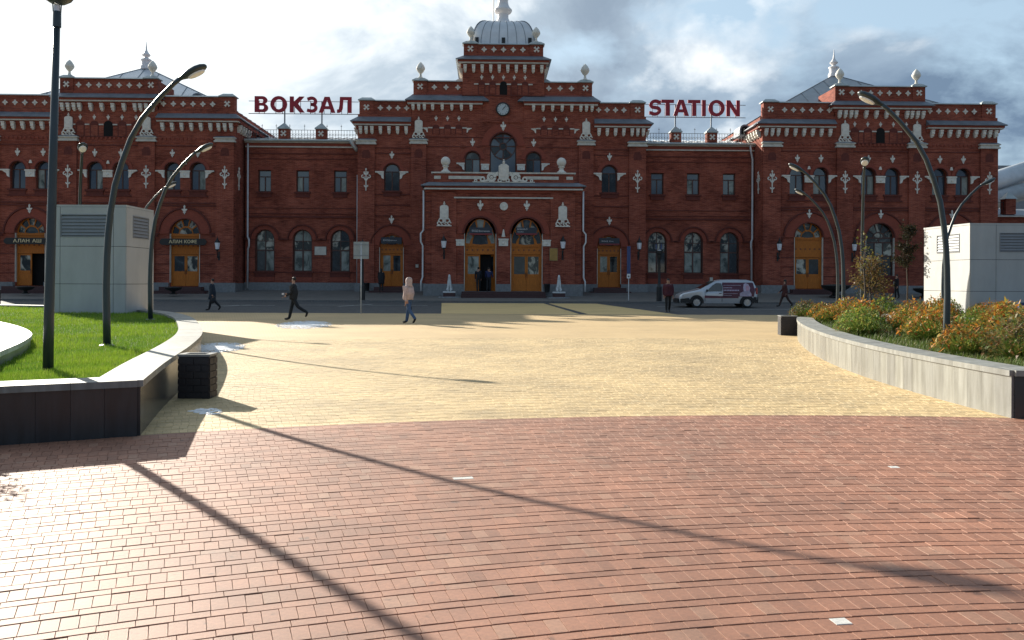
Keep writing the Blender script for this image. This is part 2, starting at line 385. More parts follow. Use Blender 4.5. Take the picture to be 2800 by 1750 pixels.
for (x0, x1, y) in [(-32, -20.5, 48.6), (-17.5, -13.6, 48.6), (-12.6, -9.2, 49.3), (-8.3, -4.9, 49.3), (8.4, 10.2, 49.2), (9.6, 30, 47.0)]:
    paint('lane_line', [(x0, y), (x1, y), (x1, y + .12), (x0, y + .12)], M['roadwhite'], .008)
paint('lane_line', [(-9.9, 47.9), (-9.7, 47.9), (-8.2, 50.4), (-8.4, 50.4)], M['roadwhite'], .012)
paint('lane_line', [(-16.3, 47.6), (-16.1, 47.6), (-15.0, 49.2), (-15.2, 49.2)], M['roadwhite'], .012)

# plaza: ring-laid pavers, header rows and stretcher rows in turn
CX, CY, RB = 3.65, -9.3, 19.55
A = .0826
def polar_far(name):
    m, t, b = newmat(name); n = t.nodes.new; l = t.links.new
    b.inputs['Roughness'].default_value = .68; b.inputs['Specular IOR Level'].default_value = .85
    tcn = n('ShaderNodeTexCoord'); sp = n('ShaderNodeSeparateXYZ'); l(tcn.outputs['Object'], sp.inputs[0])
    def ma(op, a, c):
        k = n('ShaderNodeMath'); k.operation = op
        for i, v in enumerate((a, c)):
            if v is None: continue
            if hasattr(v, 'is_output'): l(v, k.inputs[i])
            else: k.inputs[i].default_value = v
        return k.outputs[0]
    dx, dy = ma('SUBTRACT', sp.outputs[0], CX), ma('SUBTRACT', sp.outputs[1], CY)
    r = ma('SQRT', ma('ADD', ma('MULTIPLY', dx, dx), ma('MULTIPLY', dy, dy)), None)
    th = ma('MULTIPLY', ma('ARCTAN2', dx, dy), 35.0)
    cb = n('ShaderNodeCombineXYZ'); l(th, cb.inputs[0]); l(r, cb.inputs[1])
    br = n('ShaderNodeTexBrick'); l(cb.outputs[0], br.inputs['Vector'])
    br.inputs['Scale'].default_value = 1; br.inputs['Brick Width'].default_value = .165; br.inputs['Row Height'].default_value = .124
    br.inputs['Mortar Size'].default_value = .006; br.inputs['Bias'].default_value = 0
    br.inputs['Color1'].default_value = (.565, .402, .190, 1); br.inputs['Color2'].default_value = (.53, .37, .168, 1); br.inputs['Mortar'].default_value = (.39, .27, .13, 1)
    z = n('ShaderNodeTexNoise'); z.inputs['Scale'].default_value = .35; z.inputs['Detail'].default_value = 8; z.inputs['Roughness'].default_value = .65
    l(tcn.outputs['Object'], z.inputs['Vector'])
    rp = n('ShaderNodeValToRGB'); e = rp.color_ramp.elements; e[0].position = .3; e[1].position = .7; e[0].color = (.82, .80, .78, 1); e[1].color = (1.12, 1.1, 1.08, 1)
    l(z.outputs[0], rp.inputs[0])
    mx = n('ShaderNodeMix'); mx.data_type = 'RGBA'; mx.blend_type = 'MULTIPLY'; mx.inputs[0].default_value = 1
    l(br.outputs[0], mx.inputs[6]); l(rp.outputs[0], mx.inputs[7]); l(mx.outputs[2], b.inputs['Base Color'])
    bp = n('ShaderNodeBump'); bp.inputs['Strength'].default_value = .5; bp.inputs['Distance'].default_value = .006; bp.invert = True
    l(br.outputs['Fac'], bp.inputs['Height']); l(bp.outputs[0], b.inputs['Normal'])
    return m
DFAR = 24.0
# bed of sand under the near pavers, far paving beyond
plaza = MB().add([(-60, -12, -.012), (60, -12, -.012), (60, ROAD0, -.012), (-60, ROAD0, -.012)], [(0, 1, 2, 3)]).build('plaza', M['sand'], recalc=False)
tag(plaza, kind='structure')
def ring_far():
    b = MB(); n = 120; rf = [math.hypot(0 - CX, DFAR - CY), 0]
    r0 = math.hypot(CX, DFAR - CY)
    a0, a1 = R(-62), R(62)
    vs = []; fs = []
    for i in range(n + 1):
        a = a0 + (a1 - a0) * i / n
        x0, y0 = CX + r0 * math.sin(a), CY + r0 * math.cos(a)
        vs += [(x0, min(y0, ROAD0), 0.0), (x0 * 1.02 + math.sin(a) * 40, ROAD0, 0.0)]
    for i in range(n): fs.append((2 * i, 2 * i + 2, 2 * i + 3, 2 * i + 1))
    b.add(vs, fs)
    return b, r0
fb, RFAR = ring_far()
fo = fb.build('far_paving', polar_far('yellow pavers seen from afar'), plaza, recalc=False); tag(fo, kind='stuff')
rnd = random.Random(11)
def vis(x, y):
    if y < 2.6: return False
    return abs(x) < .64 * y + .9 and not (x < -9 and y < 9)
def brick_tint(red, wh=False):
    k = rnd.uniform(.90, 1.09); h = rnd.random()
    if wh: return (.62, .601, .56)
    if red:
        c = (.345, .145, .080)
        if h < .10: c = (.37, .180, .108)
        elif h < .20: c = (.295, .120, .064)
    else:
        c = (.62, .44, .205)
        if h < .12: c = (.64, .47, .235)
        elif h < .22: c = (.58, .405, .185)
    return tuple(v * k * .88 for v in c)
near = []; fv = []; ff = []; ft = []
def brick_geo(w, d, cz):      # bevelled block top, local: width along x, depth along y
    cx, cy = .0007, .0026; hw, hd = w / 2 - .0012, d / 2 - .0046
    return [(-hw, -hd, -.016), (hw, -hd, -.016), (hw, hd, -.016), (-hw, hd, -.016),
            (-hw, -hd, cz - .0022), (hw, -hd, cz - .0022), (hw, hd, cz - .0022), (-hw, hd, cz - .0022),
            (-hw + cx, -hd + cy, cz), (hw - cx, -hd + cy, cz), (hw - cx, hd - cy, cz), (-hw + cx, hd - cy, cz)]
BF = [(0, 1, 5, 4), (1, 2, 6, 5), (2, 3, 7, 6), (3, 0, 4, 7), (4, 5, 9, 8), (5, 6, 10, 9), (6, 7, 11, 10), (7, 4, 8, 11), (8, 9, 10, 11)]
white_spots = [(-.38, 6.81), (1.60, 4.05), (3.34, 7.42)]
r = RB; rows = []
k = 0; r = RB
while r > 6: # inward from the colour change
    d = 2 * A if k % 2 else A
    rows.append((r - d / 2, d, k % 2 == 1, True)); r -= d; k += 1
k = 0; r = RB
while r < RFAR - .01:
    d = A if k % 2 else 2 * A
    d = min(d, RFAR - r)
    rows.append((r + d / 2, d, k % 2 == 0, False)); r += d; k += 1
for (rc, d, header, red) in rows:
    wdt = A if header else 2 * A
    # circumference positions within the view
    n = int(2 * math.pi * rc / wdt); da = 2 * math.pi / n; off = rnd.uniform(0, da)
    amin, amax = R(-64), R(64)
    i0, i1 = int((amin - off) / da), int((amax - off) / da)
    for i in range(i0, i1):
        a = off + i * da; x, y = CX + rc * math.sin(a), CY + rc * math.cos(a)
        if not vis(x, y): continue
        dz = rnd.gauss(0, .0009)
        ww = rc * da
        wh = header and any(abs(x - p[0]) < A * .5 and abs(y - p[1]) < A * 1.5 for p in white_spots)
        tint = brick_tint(red, wh)
        if wh:
            x, y = x + .5 * A * math.sin(a), y + .5 * A * math.cos(a); rx_, ry_ = x - A * math.sin(a), y - A * math.cos(a); half = len(fv); t2 = brick_tint(red)
            for (px, py, pz) in brick_geo(ww, A, dz): fv.append((rx_ + px * math.cos(a) + py * math.sin(a), ry_ - px * math.sin(a) + py * math.cos(a), pz))
            ff += [tuple(half + q for q in f) for f in BF]; ft += [t2] * 9
        near_ok = (abs(x) < .62 * y and y > 3.6 and red)
        jit = rnd.gauss(0, .006)
        if near_ok: near.append((y, x, a + jit, dz, header, ww, d, tint)); continue
        ca, sa = math.cos(a + jit), math.sin(a + jit); base = len(fv)
        for (px, py, pz) in brick_geo(ww, A if wh else d, dz):
            fv.append((x + px * ca + py * sa, y - px * sa + py * ca, pz))
        ff += [tuple(base + q for q in f) for f in BF]; ft += [tint] * 9
near.sort()
for (y, x, a, dz, header, ww, d, tint) in near[300:]:
    ca, sa = math.cos(a), math.sin(a); base = len(fv)
    for (px, py, pz) in brick_geo(ww, A if tint[1] > .6 else d, dz): fv.append((x + px * ca + py * sa, y - px * sa + py * ca, pz))
    ff += [tuple(base + q for q in f) for f in BF]; ft += [tint] * 9
def tinted(name, verts, faces, tints, m):
    me = bpy.data.meshes.new(name); me.from_pydata(verts, [], faces); me.materials.append(m)
    at = me.attributes.new('tint', 'FLOAT_COLOR', 'FACE')
    flat = []
    for t in tints: flat += [t[0], t[1], t[2], 1.0]
    at.data.foreach_set('color', flat); me.update(); return me
o = mobj('paver_field', tinted('paver_field', fv, ff, ft, M['paver']), plaza); tag(o, kind='stuff')
var = {}
for hd in (True, False):
    for q in range(7):
        g = brick_geo(A if hd else 2 * A, 2 * A if hd else A, 0)
        var[hd, q] = tinted('brick', g, BF, [brick_tint(True)] * 9, M['paver'])
for i, (y, x, a, dz, header, ww, d, tint) in enumerate(near[:300]):
    if tint[1] > .6: mobj('brick', tinted('brick', brick_geo(A, A, 0), BF, [tint] * 9, M['paver']), plaza, (x, y, dz), (0, 0, -a)); continue
    mobj('brick', var[header, i * 5 % 7 if i % 3 else (i * 3 + 1) % 7], plaza, (x, y, dz), (0, 0, -a))

# thin remains of hail and frost lying on the pavers
def frost(cx, cy, rx, ry, n, seed, shear=0.0):
    rr = random.Random(seed); b = MB()
    for _ in range(n):
        a = rr.uniform(0, 6.283); q = rr.random() ** .6; x = q * math.cos(a); y = q * math.sin(a)
        if rr.random() < (q - .35) * .9: continue
        px, py = cx + x * rx + y * shear, cy + y * ry; s_ = rr.uniform(.012, .045) * (1.2 - .5 * q); m_ = 6; ph = rr.uniform(0, 6)
        top = [(px + s_ * 1.5 * rr.uniform(.7, 1.2) * math.cos(ph + 6.283 * k / m_), py + s_ * rr.uniform(.7, 1.2) * math.sin(ph + 6.283 * k / m_)) for k in range(m_)]
        z1 = .006 + .0002 * (_ % 9)
        b.add([(u, v, .001) for u, v in top] + [(px + (u - px) * .7, py + (v - py) * .7, z1) for u, v in top], [tuple(range(m_, 2 * m_))] + [(k, (k + 1) % m_, m_ + (k + 1) % m_, m_ + k) for k in range(m_)])
    return b
M['frost'] = mat('hail and frost', (.88, .88, .88), .5, var=.08, scale=20)
for args in ((-7.55, 30.9, 1.0, 2.9, 2600, 3, -.5), (-7.0, 20.3, .62, 1.55, 1500, 5, -.35), (-3.72, 10.35, .20, .26, 110, 9, -.08)):
    tag(frost(*args).build('frost_patch', M['frost'], recalc=False), 'patch of white frost on the pavers', 'frost', kind='stuff')

# ------------------------------------------------------------------ the station
TH = R(1.5)
st = empty('station_building', (-.737, 64.5, 0), TH)
tag(st, 'long red brick railway station with white stone trim, domed clock tower and two corner pavilions', 'railway station')
YP, YC, YT = -2.0, -1.2, -4.5
def part(name, mb, m, smooth=False, parent=None, auto=None):
    return mb.build(name, m, parent or st, smooth, auto=auto)
def bx(name, m, *a): return part(name, MB().box(*a), m)
def arch(u, w, z0, zs, zt, n=14, grow=0.0):
    hw = w / 2 + grow; h = zt - zs + grow
    p = [(u - hw, z0 - (grow if grow < 0 else 0)), (u + hw, z0 - (grow if grow < 0 else 0))]
    for i in range(n + 1):
        a = math.pi * i / n
        p.append((u + hw * math.cos(a), zs + h * math.sin(a)))
    return p
def rect(u0, u1, z0, z1): return [(u0, z0), (u1, z0), (u1, z1), (u0, z1)]
def segarc(u, z, r0, r1, a0, a1, n=24):
    p = [(u + r1 * math.cos(a0 + (a1 - a0) * i / n), z + r1 * math.sin(a0 + (a1 - a0) * i / n)) for i in range(n + 1)]
    return p + [(u + r0 * math.cos(a1 + (a0 - a1) * i / n), z + r0 * math.sin(a1 + (a0 - a1) * i / n)) for i in range(n + 1)]

# ---- shared ornament meshes (local: x right, y out of wall towards -y, z up)
def m_bracket():
    b = MB(); b.box(-.125, .125, -.34, 0, .42, .52); b.box(-.115, .115, -.30, 0, .20, .42); b.box(-.105, .105, -.22, 0, .05, .20); b.box(-.07, .07, -.13, 0, -.03, .05)
    return b.mesh('bracket', M['white'])
def m_rosette():
    b = MB()
    for k in range(4):
        a = k * math.pi / 2
        pts = [(0.02, 0), (.10, .085), (.22, 0), (.10, -.085)]
        b.prism([(x * math.cos(a) - y * math.sin(a), x * math.sin(a) + y * math.cos(a)) for x, y in pts], -.05, 0)
    b.sphere((0, -.045, 0), .055, 8, 5)
    return b.mesh('rosette', M['white'])
def m_cross():
    b = MB()
    for k in range(4):
        a = k * math.pi / 2 + math.pi / 4
        pts = [(0.0, -.05), (.12, -.045), (.235, -.095), (.235, .095), (.12, .045), (0.0, .05)]
        b.prism([(x * math.cos(a) - y * math.sin(a), x * math.sin(a) + y * math.cos(a)) for x, y in pts], -.05 - .001 * k, 0)
    b.sphere((0, -.05, 0), .06, 8, 5)
    return b.mesh('cross_rosette', M['white'])
def m_fleur():                      # small palmette over an arch, 0.6 high
    b = MB(); b.prism([(-.03, -.30), (.03, -.30), (.04, 0), (.06, .26), (0, .34), (-.06, .26), (-.04, 0)], -.06, 0)
    for s in (-1, 1):
        b.prism([(s * .03, .02), (s * .10, .14), (s * .18, .12), (s * .19, .02), (s * .12, -.06), (s * .05, -.10)], -.05, 0)
        b.prism([(s * .03, -.14), (s * .09, -.10), (s * .10, -.18), (s * .04, -.22)], -.045, 0)
    return b.mesh('palmette', M['white'])
def m_tall():                       # tall fleuron on a pilaster, 1.7 high
    b = MB(); b.prism([(-.035, -.85), (.035, -.85), (.04, .55), (0, .85), (-.04, .55)], -.06, 0)
    for s in (-1, 1):
        b.prism([(s * .03, .38), (s * .12, .58), (s * .19, .52), (s * .17, .40), (s * .06, .28)], -.05, 0)
        b.prism(segarc(s * .22, .20, .065, .135, R(-170) if s > 0 else R(-10), R(100) if s > 0 else R(-280), 12), -.055, 0)
        b.prism([(s * .02, -.02), (s * .10, .10), (s * .20, .10), (s * .14, -.0), (s * .04, -.14)], -.05, 0)
        b.prism([(s * .03, -.50), (s * .15, -.44), (s * .17, -.52), (s * .06, -.62)], -.05, 0)
    b.sphere((0, -.04, .72), .075, 8, 6)
    return b.mesh('fleuron', M['white'])
def m_shield():                     # plaque with finial and scrolled foot, 1.75 high, base z 0
    b = MB(); b.prism([(-.27, .48), (.27, .48), (.30, .60), (.30, 1.38), (.20, 1.46), (0, 1.52), (-.20, 1.46), (-.30, 1.38), (-.30, .60)], -.12, 0)
    b.prism([(-.20, .62), (.20, .62), (.20, 1.32), (-.20, 1.32)], -.14, -.121)
    b.sphere((0, -.07, 1.58), .085, 8, 6); b.sphere((0, -.07, 1.70), .05, 8, 5)
    b.box(-.52, .52, -.13, 0, 0, .07)
    for s in (-1, 1):
        b.prism(segarc(s * .36, .21, .07, .15, R(0), R(300), 16), -.11, 0)
        b.prism(segarc(s * .13, .20, .05, .115, R(0), R(300), 14), -.105, 0)
        b.prism([(s * .27, .56), (s * .33, .58), (s * .44, .38), (s * .36, .34)], -.10, 0)
    b.prism([(-.10, .30), (.10, .30), (.14, .47), (-.14, .47)], -.10, 0)
    return b.mesh('shield_plaque', M['white'])
def m_corbel():                     # half corbel next to a window, points to +x
    b = MB(); b.box(-.02, .62, -.16, 0, .40, .50); b.prism([(0, .40), (.52, .40), (.36, .30), (.20, .20), (.14, 0), (0, -.08)], -.12, 0)
    return b.mesh('corbel', M['white'])
def m_block():
    b = MB(); b.box(-.37, .37, -.16, 0, .38, .48); b.prism([(-.33, -.04), (.33, -.04), (.33, .38), (-.33, .38)], -.12, 0); b.sphere((0, -.11, .16), .13, 8, 6, 1, .6, 1)
    return b.mesh('impost_block', M['white'])
def m_urn():                        # pine-cone finial 1.15 high
    b = MB(); b.lathe([(.20, 0), (.20, .06), (.13, .10), (.085, .20), (.075, .34), (.14, .40), (.22, .50), (.29, .62), (.315, .70), (.30, .74), (.28, .82), (.20, .96), (.10, 1.08), (.03, 1.15)], n=14)
    return b.mesh('finial', M['white'], auto=50)
def m_ball():
    b = MB(); b.lathe([(.34, 0), (.34, .08), (.24, .14), (.16, .24), (.15, .36), (.24, .42), (.24, .47), (.17, .49)], n=16); b.sphere((0, 0, .79), .335, 18, 12)
    return b.mesh('ball_finial', M['white'], auto=50)
ORN = dict(bracket=m_bracket(), rosette=m_rosette(), cross_rosette=m_cross(), palmette=m_fleur(), fleuron=m_tall(), shield_plaque=m_shield(),
           corbel=m_corbel(), impost_block=m_block(), finial=m_urn(), ball_finial=m_ball())
def orn(n, u, y, z, s=1.0, mirror=False, rz_=0.0, par=None):
    return mobj(n, ORN[n], par or st, (u, y, z), (0, 0, rz_), ((-s if mirror else s), s, s))

# ---- windows: the frame is the part, each pane a sub-part
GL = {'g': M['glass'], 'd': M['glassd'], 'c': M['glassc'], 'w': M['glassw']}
wcache = {}
def cells(style, w, h0, hs, ht):
    """panes as polygons in local x, z with z=0 at the sill; hs = spring, ht = top"""
    f = .075; hw = w / 2
    c = []
    def arcp(x0, x1, zb, gx=0):       # pane under the arch between x0 and x1
        n = 10; p = [(x0, zb), (x1, zb)]
        rx, rzz = hw - f, ht - hs - f
        for i in range(n + 1):
            x = x1 + (x0 - x1) * i / n; q = max(0, 1 - (x / rx) ** 2)
            p.append((x, hs + rzz * math.sqrt(q)))
        return p
    if style == 'three':
        c = [arcp(-hw + f, hw - f, hs + f * .4), rect(-hw + f, -f * .6, f, hs - f * .5), rect(f * .6, hw - f, f, hs - f * .5)]
    elif style == 'six':
        m = hs * .68
        c = [arcp(-hw + f, -.03, hs - .10), arcp(.03, hw - f, hs - .10), rect(-hw + f, -.03, m, hs - .15), rect(.03, hw - f, m, hs - .15),
             rect(-hw + f, -.055, f, m - .1), rect(.055, hw - f, f, m - .1)]
    elif style == 'rect':
        m = ht * .70
        c = [rect(-hw + f, hw - f, m + f * .5, ht - f), rect(-hw + f, -f * .6, f, m - f * .5), rect(f * .6, hw - f, f, m - f * .5)]
    elif style == 'big':
        xs = [-hw + f, -hw * .30, hw * .30, hw - f]
        for k in range(3):
            a, b_ = xs[k] + (.04 if k else 0), xs[k + 1] - (.04 if k < 2 else 0)
            c += [rect(a, b_, f, hs * .50), rect(a, b_, hs * .50 + .10, hs * .86)]
        for k in range(5):
            a0, a1 = math.pi * k / 5 + .05, math.pi * (k + 1) / 5 - .05
            c.append(segarc(0, hs + .02, (ht - hs) * .40, (ht - hs) - f, a0, a1, 6))
        c.append(segarc(0, hs + .02, .01, (ht - hs) * .40 - .08, .05, math.pi - .05, 10))
        c += [rect(-hw + f, -.05, hs * .86 + .1, hs - .06), rect(.05, hw - f, hs * .86 + .1, hs - .06)]
    elif style == 'rose':
        r0 = ht - hs
        for k in range(8):
            a0, a1 = math.pi * k / 4 + .07, math.pi * (k + 1) / 4 - .07
            c.append(segarc(0, hs, .30, r0 - .09, a0, a1, 6))
        c.append([(.20 * math.cos(2 * math.pi * i / 14), hs + .20 * math.sin(2 * math.pi * i / 14)) for i in range(14)])
        for s_ in (-1, 1):
            c.append([(s_ * .05, f), (s_ * (hw - f), f), (s_ * (hw - f), hs - r0 * .35), (s_ * .62 * r0, hs - .80 * r0), (s_ * .30 * r0, hs - r0 * 1.0), (s_ * .05, hs - r0 * 1.04)])
    return c
def window(u, y, z0, w, hs, ht, style, glass='ggg', name='window', arched=True, par=None):
    key = (style, round(w, 2), round(hs, 2), round(ht, 2))
    if key not in wcache:
        outer = arch(0, w, 0, hs, ht) if arched else rect(-w / 2, w / 2, 0, ht)
        cs = cells(style, w, 0, hs, ht)
        fm = MB().prism(outer, 0, .09, holes=cs).mesh(name, M['frame'])
        pm = {}
        wcache[key] = (fm, cs, pm)
    fm, cs, pm = wcache[key]
    o = mobj(name, fm, st, (u, y, z0))
    for i, c in enumerate(cs):
        g = glass[i % len(glass)]
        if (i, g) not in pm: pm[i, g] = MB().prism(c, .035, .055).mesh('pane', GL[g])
        mobj('pane', pm[i, g], o)
    return o

# ---- doors
dcache = {}
def door(u, y, z0, w, hl, hs, ht, ajar=False, fan=True, glass='dw'):
    """hl: top of the leaves, then a panelled transom to hs (spring), then a fanlight to ht"""
    hw = w / 2; f = .10
    outer = arch(0, w, 0, hs, ht) if fan else rect(-hw, hw, 0, hs)
    holes = [rect(-hw + f, hw - f, .0 + .001, hl)]
    fl = []
    if fan:
        r0 = ht - hs
        for k in range(5):
            a0, a1 = math.pi * k / 5 + .06, math.pi * (k + 1) / 5 - .06
            fl.append([(p[0] * (hw / r0 if abs(hw - r0) > .02 else 1), p[1]) for p in segarc(0, 0, r0 * .50, r0 - .12, a0, a1, 6)])
        fl.append(segarc(0, 0, .01, r0 * .40, .10, math.pi - .10, 10))
        fl = [[(p[0], p[1] + hs + .06) for p in q] for q in fl]
    o = MB().prism(outer, 0, .12, holes=holes + fl).build('door', M['wood'], st, loc=(u, y, z0))
    for i, q in enumerate(fl): MB().prism(q, .05, .07).build('pane', GL[glass[i % len(glass)]], o)
    n = 6; b = MB()
    for k in range(n):
        x = -hw + w * (k + .5) / n; b.box(x - .055, x + .055, -.015, .0, hl + (hs - hl) * .40, hl + (hs - hl) * .40 + .12)
    b.build('transom_studs', M['wood2'], o)
    b = MB().box(-hw, hw, -.07, .0, hs - .08, hs - .0); b.box(-hw + .02, hw - .02, -.05, 0, hl + .01, hl + .10); b.build('transom_rail', M['wood'], o)
    lw = hw - f - .01
    for s in (-1, 1):
        # leaf local: hinge at x=0, runs to x=lw
        lf = MB(); g0, g1 = hl * .47, hl - .14
        lf.prism(rect(0, lw, .02, hl - .01), 0, .06, holes=[rect(.12, lw - .10, g0, g1)])
        lf.box(.06, lw - .04, -.022, 0, hl * .40, hl * .44); lf.box(.10, lw - .08, -.018, 0, .42, hl * .37); lf.box(0.01, lw - .01, -.03, 0, .03, .22)
        mm = lf.mesh('leaf', [M['wood']])
        open_ = ajar and s > 0
        ang = (R(-62) if s > 0 else 0) if open_ else 0
        lo = mobj('leaf', mm, o, (-s * (lw + .005) * -1 if False else s * (hw - f - .005), .03, 0), (0, 0, (math.pi if s > 0 else 0) * 0 + (ang)), (-s, 1, 1))
        pn = MB().prism(rect(.12, lw - .10, g0, g1), .02, .035).mesh('pane', GL[glass[(0 if s < 0 else 1) % len(glass)]])
        mobj('pane', pn, o, lo.location, lo.rotation_euler, (-s, 1, 1))
        hm = MB().tube([(lw - .05, -.06, hl * .38), (lw - .05, -.06, hl * .52)], .018, 6).mesh('handle', M['frame'])
        mobj('handle', hm, o, lo.location, lo.rotation_euler, (-s, 1, 1))
    MB().box(-hw + f, hw - f, .5, .52, 0, hl).build('dark_hall', M['dark'], o)
    return o

# ---- wall panels
def wall(name, outer, holes, y, th=.45, m='brick'):
    return part(name, MB().prism(outer, y, y + th, holes=holes), M[m])
def archivolt(u, zs, r0, r1, y, d=.10, m='brick2', legs=0.0, n=26):
    b = MB(); b.prism(segarc(u, zs, r0, r1, 0, math.pi, n), y - d, y - .002)
    if legs: 
        for s in (-1, 1): b.box(min(u + s * r0, u + s * r1), max(u + s * r0, u + s * r1), y - d, y - .002, zs - legs, zs)
    return part('archivolt', b, M[m])
def hood(u, zs, r, y, foot=.35):          # dark hood mould over an arch
    b = MB(); b.prism(segarc(u, zs, r, r + .10, R(4), R(176), 26), y - .16, y - .001)
    for s in (-1, 1): b.box(u + s * (r + .05) - (.05 if s > 0 else foot), u + s * (r + .05) + (foot if s > 0 else .05), y - .14, y - .003, zs - .06, zs + .05)
    return part('hood_mould', b, M['brickdark'])
def course(u0, u1, y, z, h=.10, d=.06, m='brickdark', name='string_course'):
    return part(name, MB().box(u0, u1, y - d, y - .001, z, z + h), M[m])
def sill(u, w, y, z):
    b = MB(); b.box(u - w / 2 - .14, u + w / 2 + .14, y - .14, y + .2, z - .12, z); b.box(u - w / 2 - .04, u + w / 2 + .04, y - .08, y - .001, z - .42, z - .12)
    return part('window_sill', b, M['brickdark'])
def skirt(u0, u1, yf, yb, z0, z1, ov=.45, endl=True, endr=True, m='metal', name='eave_skirt'):
    """sloping sheet-metal eave round a block front: outer edge at z0, inner (against the parapet) at z1"""
    a = (u0 - (ov if endl else 0), u1 + (ov if endr else 0), yf - ov, yb); t = (u0 + (.1 if endl else 0), u1 - (.1 if endr else 0), yf + .12, yb)
    b = MB(); b.box(a[0], a[1], a[2], a[3], z0 - .05, z0); b.frus(a, z0, t, z1)
    return part(name, b, M[m])
def cornice(u0, u1, yf, z_eave, bl, zb, ends=(True, True), ov=.45, yb=None, nb=None, xs=None):
    """brick band, white fillet and white brackets under an eave"""
    yb = yf + .3 if yb is None else yb
    e0, e1 = (.30 if ends[0] else 0), (.30 if ends[1] else 0)
    part('cornice_band', MB().box(u0 - e0 - .05, u1 + e1 + .05, yf - ov + .10, yb, z_eave - .20, z_eave - .05), M['brick2'])
    part('white_fillet', MB().box(u0 - e0, u1 + e1, yf - .33, yb, z_eave - .29, z_eave - .20), M['whitep'])
    part('cornice_bed', MB().box(u0 - e0 * .4, u1 + e1 * .4, yf - .10, yb, z_eave - .52, z_eave - .29), M['brick2'])
    for x in xs or []: orn('bracket', x, yf, zb)
def parapet(u0, u1, yf, z0, z1, dep=.5, ros=(), xs=(), capm='metalcap', pierw=.85, piers=(True, True), rz0=None):
    b = MB(); b.box(u0, u1, yf, yf + dep, z0, z1)
    part('parapet', b, M['brick'])
    part('parapet_base', MB().box(u0 - .04, u1 + .04, yf - .06, yf + dep + .04, z0, z0 + .16), M['brick2'])
    part('coping', MB().frus((u0 - .10, u1 + .10, yf - .14, yf + dep + .10), z1, (u0 + .06, u1 - .06, yf + .06, yf + dep - .1), z1 + .12), M[capm])
    for i, s in enumerate((-1, 1)):
        if piers[i]:
            x0 = u0 - .05 if s < 0 else u1 - pierw; x1 = u0 + pierw if s < 0 else u1 + .05
            part('parapet_pier', MB().box(x0, x1, yf - .08, yf + dep + .05, z0 + .004, z1 + .02), M['brick'])
            part('pier_cap', MB().box(x0 - .10, x1 + .10, yf - .20, yf + dep + .15, z1 + .02, z1 + .08).frus((x0 - .10, x1 + .10, yf - .20, yf + dep + .15), z1 + .08, (x0 + .18, x1 - .18, yf + .05, yf + dep - .1), z1 + .28), M[capm])
            orn('cross_rosette', (x0 + x1) / 2, yf - .08, (z0 + z1) / 2 + .08)
    for x in ros: orn('rosette', x, yf, (z0 + z1) / 2 + .06)
def pilaster(u, w, yf, z0, z1, d=.16, fleur=None, shield=None, cap=True, niche=True):
    part('pilaster', MB().box(u - w / 2, u + w / 2, yf - d, yf - .001, z0, z1), M['brick'])
    if cap:
        b = MB(); b.box(u - w / 2 - .12, u + w / 2 + .12, yf - d - .14, yf, z1, z1 + .12); b.box(u - w / 2 - .06, u + w / 2 + .06, yf - d - .07, yf, z1 + .12, z1 + .26); b.box(u - w / 2 - .14, u + w / 2 + .14, yf - d - .16, yf, z1 + .26, z1 + .33)
        part('pilaster_cap', b, M['whitep'])
        part('cap_slope', MB().frus((u - w / 2 - .14, u + w / 2 + .14, yf - d - .16, yf - .002), z1 + .33, (u - w / 2, u + w / 2, yf - d, yf - .002), z1 + .44), M['metal'])
    if niche:
        n = MB(); n.prism([(u - .30, z1 - 1.0), (u + .30, z1 - 1.0), (u + .30, z1 - .62), (u + .18, z1 - .40), (u - .18, z1 - .40), (u - .30, z1 - .62)], yf - d - .012, yf - d + .01)
        part('pilaster_niche', n, M['brickdark'])
    if fleur is not None: orn('fleuron', u, yf - d, fleur)
    if shield is not None: orn('shield_plaque', u, yf - .06, shield, .95)
def blind_arcade(us, yf, zb, zs, w, mid=None, cz=None, impost=True):
    for i, u in enumerate(us):
        deep = mid is not None and i == mid
        p = arch(u, w, zb, zs, zs + w / 2, 10)
        part('blind_arch', MB().prism(p, yf - .012, yf + .01), M['dark'] if deep else M['brickdark'])
        part('blind_arch_back', MB().prism([(u - w * .36, zb + .02), (u + w * .36, zb + .02), (u + w * .36, zs - .02), (u - w * .36, zs - .02)], yf - .02, yf - .012), M['dark'] if deep else M['brick'])
        orn('palmette', u, yf - .01, cz, .62)
    if impost:
        gaps = [((a + b_) / 2) for a, b_ in zip(us[:-1], us[1:])] + [us[0] - (us[1] - us[0]) / 2, us[-1] + (us[1] - us[0]) / 2]
        for g in gaps: part('impost_strip', MB().box(g - .16, g + .16, yf - .07, yf - .001, zs + .0, zs + .09), M['whitep'])
def frange(a, b, n): return [a + (b - a) * i / (n - 1) for i in range(n)]

